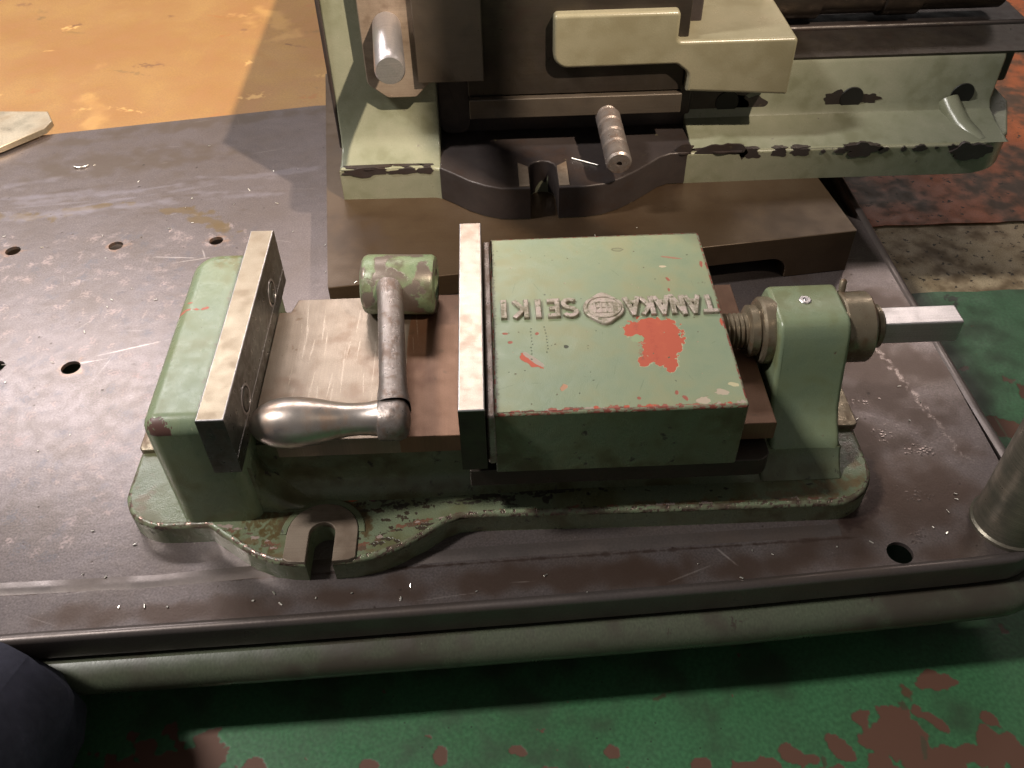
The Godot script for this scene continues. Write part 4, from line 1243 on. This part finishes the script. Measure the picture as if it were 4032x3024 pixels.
# ---------------------------------------------------------------- the larger vise behind
func back_vise() -> void:
	var t := thing("large_machine_vise", "large cream-green machine vise with dark steel slide, raised on the brown riser block", "machine vise", Vector3(130, -66, -300))
	# base: flange, dark lug with an open slot, right-hand end
	var fl := PackedVector2Array([Vector2(-89, -660), Vector2(-89, -207), Vector2(-22, -205.5)])
	fl.append_array(P2([-15, -203, -7, -196, 4, -186, 15, -179, 26, -174.5, 40, -173.6, 46.2, -173.8, 46.6, -199]))
	for k in 7:
		var a := PI - PI * k / 6.0
		fl.append(Vector2(56.2 + 9.6 * cos(a), -199 - 9.6 * sin(a)))
	fl.append_array(P2([65.8, -199, 66.4, -173.6, 84, -173.8, 97, -176, 110, -182.5, 121, -190.5, 132, -200, 142, -209, 150, -213]))
	fl.append_array(P2([262, -214, 366, -213]))
	for k in 6:
		var a := PI / 2 - 0.9 * k / 5.0
		fl.append(Vector2(372 + 40 * cos(a), -253 + 40 * sin(a)))
	fl.append_array(P2([424, -275, 424, -660]))
	var b := MB.new()
	var rim := MB.new()
	var cap := MB.new()
	b.prism(fl, Vector3.ZERO, FLAT, -66, -41, 2.2, 3, cap, rim)
	b.jitter(0.3, 0.05, 2)
	var base := part("base", [b, M.cream, cap, M.cream, rim, M.cream_rim], t)
	# the middle of the foot has lost its paint: a skin of dark iron set just proud of the lug
	var lg := MB.new()
	var lp := P2([-17, -256, -17, -203.6, -7.4, -195.6, 3.7, -185.5, 14.8, -178.5, 26, -174.0, 40, -173.1, 46.4, -173.3, 46.8, -199.2])
	for k in 7:
		var a := PI - PI * k / 6.0
		lp.append(Vector2(56.2 + 9.4 * cos(a), -199.2 - 9.4 * sin(a)))
	lp.append_array(P2([65.6, -199.2, 66.2, -173.1, 84, -173.3, 97.2, -175.5, 110.3, -182.0, 121.3, -190.0, 132.3, -199.5, 142, -208.4, 150, -212.4, 162, -212.6, 172, -224, 178, -256]))
	lg.prism(lp, Vector3.ZERO, FLAT, -65.4, -40.2, 1.4, 3)
	part("bare_lug", [lg, M.black_iron], base)
	for s: float in [-1.0, 1.0]:
		var pd := MB.new()
		var x0 := 56.2 + s * 10.2
		var x1 := 56.2 + s * 17.5
		pd.prism(P2([x0, -174.6, x1, -174.6, x1, -206, x0, -200]), Vector3.ZERO, FLAT, -41, -39.4, 0.4, 2)
		part("bolt_pad", [pd, M.brown_steel], base)
	# sloping ledge and the tall left wall
	var lw := MB.new()
	lw.prism(P2([-206.5, -41.5, -217, -39.5, -226, -36, -231, -28, -233, 0, -235, 102, -660, 102, -660, -41.5]), Vector3.ZERO, SIDE, -88.4, -16.5, 1.5, 3, null, null, 1.5)
	lw.jitter(0.5, 0.06, 12)
	part("end_wall", [lw, M.cream], base)
	var le := MB.new()
	le.box(Vector3(-89.6, 30, -236), Vector3(3.0, 138, 8), 1.4)
	le.jitter(1.4, 0.07, 3)
	part("chipped_edge", [le, M.black_iron], base)
	# right-hand side: ledge, rail wall with its row of holes
	var rl := MB.new()
	rl.prism(P2([-214.5, -41.5, -224, -40, -240, -37.5, -252, -34.5, -256, -29, -256.3, 3, -258, 6, -302, 6, -302, -41.5]), Vector3.ZERO, SIDE, 166, 398, 1.5, 3, null, null, 1.0)
	rl.jitter(0.3, 0.05, 5)
	part("rail", [rl, M.cream], base)
	var rt := MB.new()
	rt.prism(P2([-257.5, 5.8, -257.5, 7.4, -302, 7.4, -302, 5.8]), Vector3.ZERO, SIDE, 141, 430, 0.6, 2)
	part("rail_top", [rt, M.black_steel], base)
	for x: float in [197.5, 291.0, 374.5]:
		var h := MB.new()
		h.lathe([Vector2(-0.2, 8.8), Vector2(0.5, 8.4), Vector2(0.4, 7.6), Vector2(0.35, 0)], Vector3(x, -24.5, -255.7), Vector3(0, 0, 1), 32)
		part("bolt_hole", [h, M.dark], base)
	for q in [[186, -20, 30, 15.0], [212, -27, 13, 8], [280, -25, 10, 6.5], [303, -25.5, 9, 4]]:
		part("bare_patch", [flake(q[0], q[1], q[2], q[3], FACE, -257, -255.8), M.black_iron], base)
	# chips along the ledge's front edge: bare iron on the face and over the arris
	for q in [[158, 10, 8], [188, 19, 9], [208, 8, 4], [230, 5.5, 3.4], [245, 7, 3.0], [262, 1.6, 1.2], [275, 4.0, 2.0], [290, 12, 5.5], [306, 4, 2], [321, 2.2, 1.8], [333, 5, 2.4], [345, 1.4, 1.0], [357, 4, 1.8]]:
		part("bare_patch", [flake(q[0], -43.5, q[1], q[2], FACE, -214.8, -213.0 + (-0.4 if q[0] < 262 else 0.35)), M.black_iron], base)
		if q[1] > 5.0:
			part("bare_patch", [flake(q[0], -216.5, q[1] * 0.95, 1.5 + q[2] * 0.3, FLAT, -41.6, -40.5), M.black_iron], base)
	part("bare_patch", [flake(372, -47, 14, 7, FACE, -214, -211.4), M.black_iron], base)
	for q in [[-70, 16, 5.5], [-42, 11, 3.5], [-27, 6, 4]]:
		part("bare_patch", [flake(q[0], -211.5, q[1], q[2], FLAT, -41.6, -40.6), M.black_iron], base)
		part("bare_patch", [flake(q[0], -43.5, q[1], q[2] * 0.6, FACE, -208, -206.2 + (q[0] + 70) * 0.02), M.black_iron], base)
	var tab := MB.new()
	tab.tube([Vector3(366, -31, -258), Vector3(368, -36, -250), Vector3(372, -41.5, -240), Vector3(377, -45, -229), Vector3(380, -47.5, -221)], 8.5, 24, 0.85)
	tab.jitter(0.6, 0.06, 3)
	part("end_rib", [tab, M.cream], base)

	# dark pocket between the walls
	var pk := MB.new()
	pk.box(Vector3(77, 20, -302), Vector3(186, 123, 96), 2)
	part("recess", [pk, M.black_iron], t)
	var cl := MB.new()
	cl.prism(rounded(P2([-17, 20, 6, 20, 6, -38, -17, -38]), [0.5, 0.5, 8, 8], 4), Vector3.ZERO, FACE, -262, -247, 1.0, 2)
	part("inner_column", [cl, M.black_iron], t)
	# plates on the left
	var pp := MB.new()
	pp.prism(rounded(P2([-63, 118, -63, 14, -50, 3.5, -30, 3.5, -20, 14, -20, 118]), [0.5, 6, 6, 4, 4, 0.5], 4), Vector3.ZERO, FACE, -236, -224, 1.0, 2)
	var pad := part("pin_plate", [pp, M.brown_steel], t)
	var pin := MB.new()
	pin.lathe([Vector2(0, 0), Vector2(0, 7.5), Vector2(6, 8.2), Vector2(14, 8.2), Vector2(14.2, 9.4), Vector2(78, 9.4), Vector2(80, 8.4), Vector2(80.1, 0)], Vector3(-46.5, 54, -238), Vector3(0.095, 0.0, 1.0), 40)
	part("pin", [pin, M.bright], pad)
	var sp := MB.new()
	sp.box(Vector3(-5.3, 67, -228), Vector3(45, 103, 16), 0.8)
	part("jaw_face", [sp, M.bar_steel], t)
	# the sliding body: dark steel with a cream casting bolted on its front
	var bd := MB.new()
	bd.box(Vector3(81, 54, -272), Vector3(151, 108, 86), 1.2)
	var body := part("slide_body", [bd, M.black_steel], t)
	var bar := MB.new()
	bar.box(Vector3(81, -8, -247), Vector3(150, 14.4, 44), 0.8)
	part("slide_bar", [bar, M.bar_steel], body)
	var cb := MB.new()
	cb.prism(rounded(P2([64.5, 58, 64.5, 21.5, 149, 21.5, 157.5, 15, 157.5, 2, 229.5, -3, 229.5, 38, 148, 38, 148, 58]), [3, 10, 5, 6, 1, 1.5, 3, 3, 3], 5), Vector3.ZERO, FACE, -340, -222, 2.5, 4)
	cb.jitter(0.4, 0.05, 2)
	part("cream_casting", [cb, M.cream_body], body)
	var cp := MB.new()
	cp.box(Vector3(84, 59, -250), Vector3(38, 10, 40), 3)
	cp.jitter(0.8, 0.08, 4)
	part("bare_shoulder", [cp, M.worn_iron], body)
	# ribbed stud that sticks out under the bar
	var st := MB.new()
	var pr := [Vector2(0, 8.6)]
	for k in 4:
		pr.append_array([Vector2(6 + k * 13, 8.6), Vector2(7 + k * 13, 7.4), Vector2(8.4 + k * 13, 7.4), Vector2(9.4 + k * 13, 8.8)])
	pr.append_array([Vector2(62, 8.8), Vector2(63.5, 7.6), Vector2(63.6, 2.0), Vector2(60, 1.8), Vector2(60, 0)])
	st.lathe(pr, Vector3(104, -15.5, -232), Vector3(0.03, -0.09, 1.0), 36)
	part("ribbed_stud", [st, M.worn_iron], t)
	# screw and its cover on the far right
	var sc := MB.new()
	var sq := [Vector2(0, 0)]
	for k in [[0, 24], [44, 24], [45, 21], [92, 21], [93, 23], [120, 23], [121, 20], [184, 20]]:
		sq.append(Vector2(k[0], k[1]))
	sq.append(Vector2(184, 0))
	sc.lathe(sq, Vector3(226, 34, -322), Vector3(1, 0, 0), 40)
	part("screw", [sc, M.black_steel], t)
	var cv := MB.new()
	cv.box(Vector3(330, -16, -352), Vector3(210, 50, 92), 3)
	part("screw_bed", [cv, M.black_iron], t)

# ---------------------------------------------------------------- small things
func loose_things() -> void:
	var pl := MB.new()
	pl.prism(P2([-620, -430, -384, -412, -374, -394, -376, -380, -404, -350, -470, -302, -620, -250]), Vector3.ZERO, FLAT, -97.6, -92.5, 0.8, 2)
	solo("steel_plate", [pl, M.loose], "loose bright steel plate with a clipped corner at the shelf's far edge", "steel plate", Vector3(-450, -97.6, -360))

	# the kneeling photographer's trouser leg
	var p := thing("person", "person kneeling at the near edge, only a navy trouser knee in view", "person", Vector3(-240, -180, 190))
	var leg := MB.new()
	leg.tube([Vector3(-262, -172, 520), Vector3(-262, -140, 500), Vector3(-260, -131, 400), Vector3(-252, -128, 260), Vector3(-245, -127, 180)], 44, 28, 1.15)
	leg.lathe([Vector2(-10, 50), Vector2(10, 51), Vector2(24, 46), Vector2(36, 34), Vector2(44, 18), Vector2(47, 0)], Vector3(-246, -126, 165), Vector3(0.12, 0.15, -1), 32, 0.2)
	leg.tube([Vector3(-246, -126, 160), Vector3(-250, -85, 210), Vector3(-256, 0, 300), Vector3(-262, 120, 430), Vector3(-262, 200, 520)], 52, 28, 1.5)
	leg.jitter(7.0, 0.018, 3)
	leg.jitter(2.6, 0.05, 5)
	part("trouser_leg", [leg, M.cloth], p)
	var sm0 := MB.new()
	sm0.tube([Vector3(-232, -88, 134), Vector3(-222, -84, 150), Vector3(-208, -66, 176), Vector3(-206, -30, 214), Vector3(-206, 10, 262)], 1.6, 8)
	part("seam", [sm0, M.cloth], p)
	for q in [[0.0, 20.0], [26.0, 6.0], [48.0, -8.0]]:
		var fo := MB.new()
		var fp := []
		for k in 9:
			var a := -0.5 + 1.5 * k / 8.0
			fp.append(Vector3(-248 + 50 * sin(a), -124 + q[0] + 49 * cos(a) - 4.0, 168 + q[0] * 0.8 + q[1] * (k / 8.0) * 0.6))
		fo.tube(fp, 5.0, 10, 0.5)
		part("fold", [fo, M.cloth], p)
	var sh := MB.new()
	sh.box(Vector3(-262, -140, 560), Vector3(88, 70, 130), 30, 5)
	part("shoe", [sh, M.shoe], p)

	# metal chips strewn over shelf, riser and floor
	var rg := RandomNumberGenerator.new()
	rg.seed = 21
	var sm := MB.new()
	for k in 190:
		var x := rg.randf_range(-480.0, 290.0)
		var z := rg.randf_range(-380.0, 112.0)
		if x > -190.0 and x < 232.0 and z > -100.0 and z < 100.0:
			continue
		if x > -95.0 and z < -100.0:
			continue
		chip(sm, Vector3(x, -99.6, z), rg)
	for q in [[-110, 108], [-60, 106], [-100, 104], [-78, 108], [-30, 103], [4, 108], [40, 100], [150, 90], [160, 93], [195, 90], [214, 88], [250, 80], [262, 70], [270, 62], [256, 84], [120, 97], [60, 112], [-190, 90], [-180, 70]]:
		chip(sm, Vector3(q[0], -99.5, q[1]), rg)
	for q in [[-62, -130], [-50, -122], [-44, -126], [-49, -119], [-47, -124], [-40, -118], [-36, -122], [-30, -120], [90, -150], [95, -148], [-72, -108], [40, -140], [120, -158]]:
		chip(sm, Vector3(q[0], -65.7, q[1]), rg)
	solo("metal_swarf", [sm, M.swarf], "tiny bright metal chips strewn over the shelf and riser", "", Vector3(-100, -99.6, -100), "stuff")
	for q in [[-100, -99.2, -232, 0.9, "curled bright metal shaving beside the riser's edge"], [86, -40.0, -205, 2.4, "thin straight metal shaving on the far vise's dark lug"], [-330, -99.2, -330, 0.2, "short bright metal shaving at the shelf's far edge"]]:
		var m := MB.new()
		var pts := []
		for k in 9:
			var a: float = q[3] + (k / 8.0 - 0.5) * (1.6 if q[1] < -90 else 0.1)
			pts.append(Vector3(q[0], q[1], q[2]) + Vector3(sin(a), 0.05, cos(a)) * 8.0 if q[1] < -90 else Vector3(q[0] - 8 + k * 2.2, q[1] + 0.6, q[2] - 4 + k * 1.3))
		m.tube(pts, 0.8, 8, 0.6)
		solo("metal_shaving", [m, M.swarf], q[4], "metal shaving", Vector3(q[0], q[1], q[2])).set_meta("group", "metal shavings")

# a ragged patch of bare metal, set a few tenths of a millimetre into and over the face it lies on
func flake(cx: float, cy: float, rx: float, ry: float, bas: Basis, d0: float, d1: float) -> MB:
	var f := FastNoiseLite.new()
	f.seed = int(cx * 3.0 + cy)
	f.frequency = 0.8
	f.fractal_octaves = 3
	f.fractal_gain = 0.4
	var p := PackedVector2Array()
	for k in 40:
		var a := TAU * k / 40.0
		var r := 1.0 + 0.55 * f.get_noise_2d(cos(a) * 1.1, sin(a) * 1.1)
		p.append(Vector2(cx + rx * r * cos(a), cy + ry * r * sin(a)))
	var m := MB.new()
	m.prism(p, Vector3.ZERO, bas, d0, d1)
	return m

func chip(b: MB, at: Vector3, rg: RandomNumberGenerator) -> void:
	var l := rg.randf_range(0.5, 1.9)
	b.box(at + Vector3(0, 0.1, 0), Vector3(l * 1.5, 0.35, rg.randf_range(0.35, 0.9)), 0.12, 1, Basis.from_euler(Vector3(rg.randf_range(-0.3, 0.3), rg.randf() * 6.0, rg.randf_range(-0.4, 0.4))))
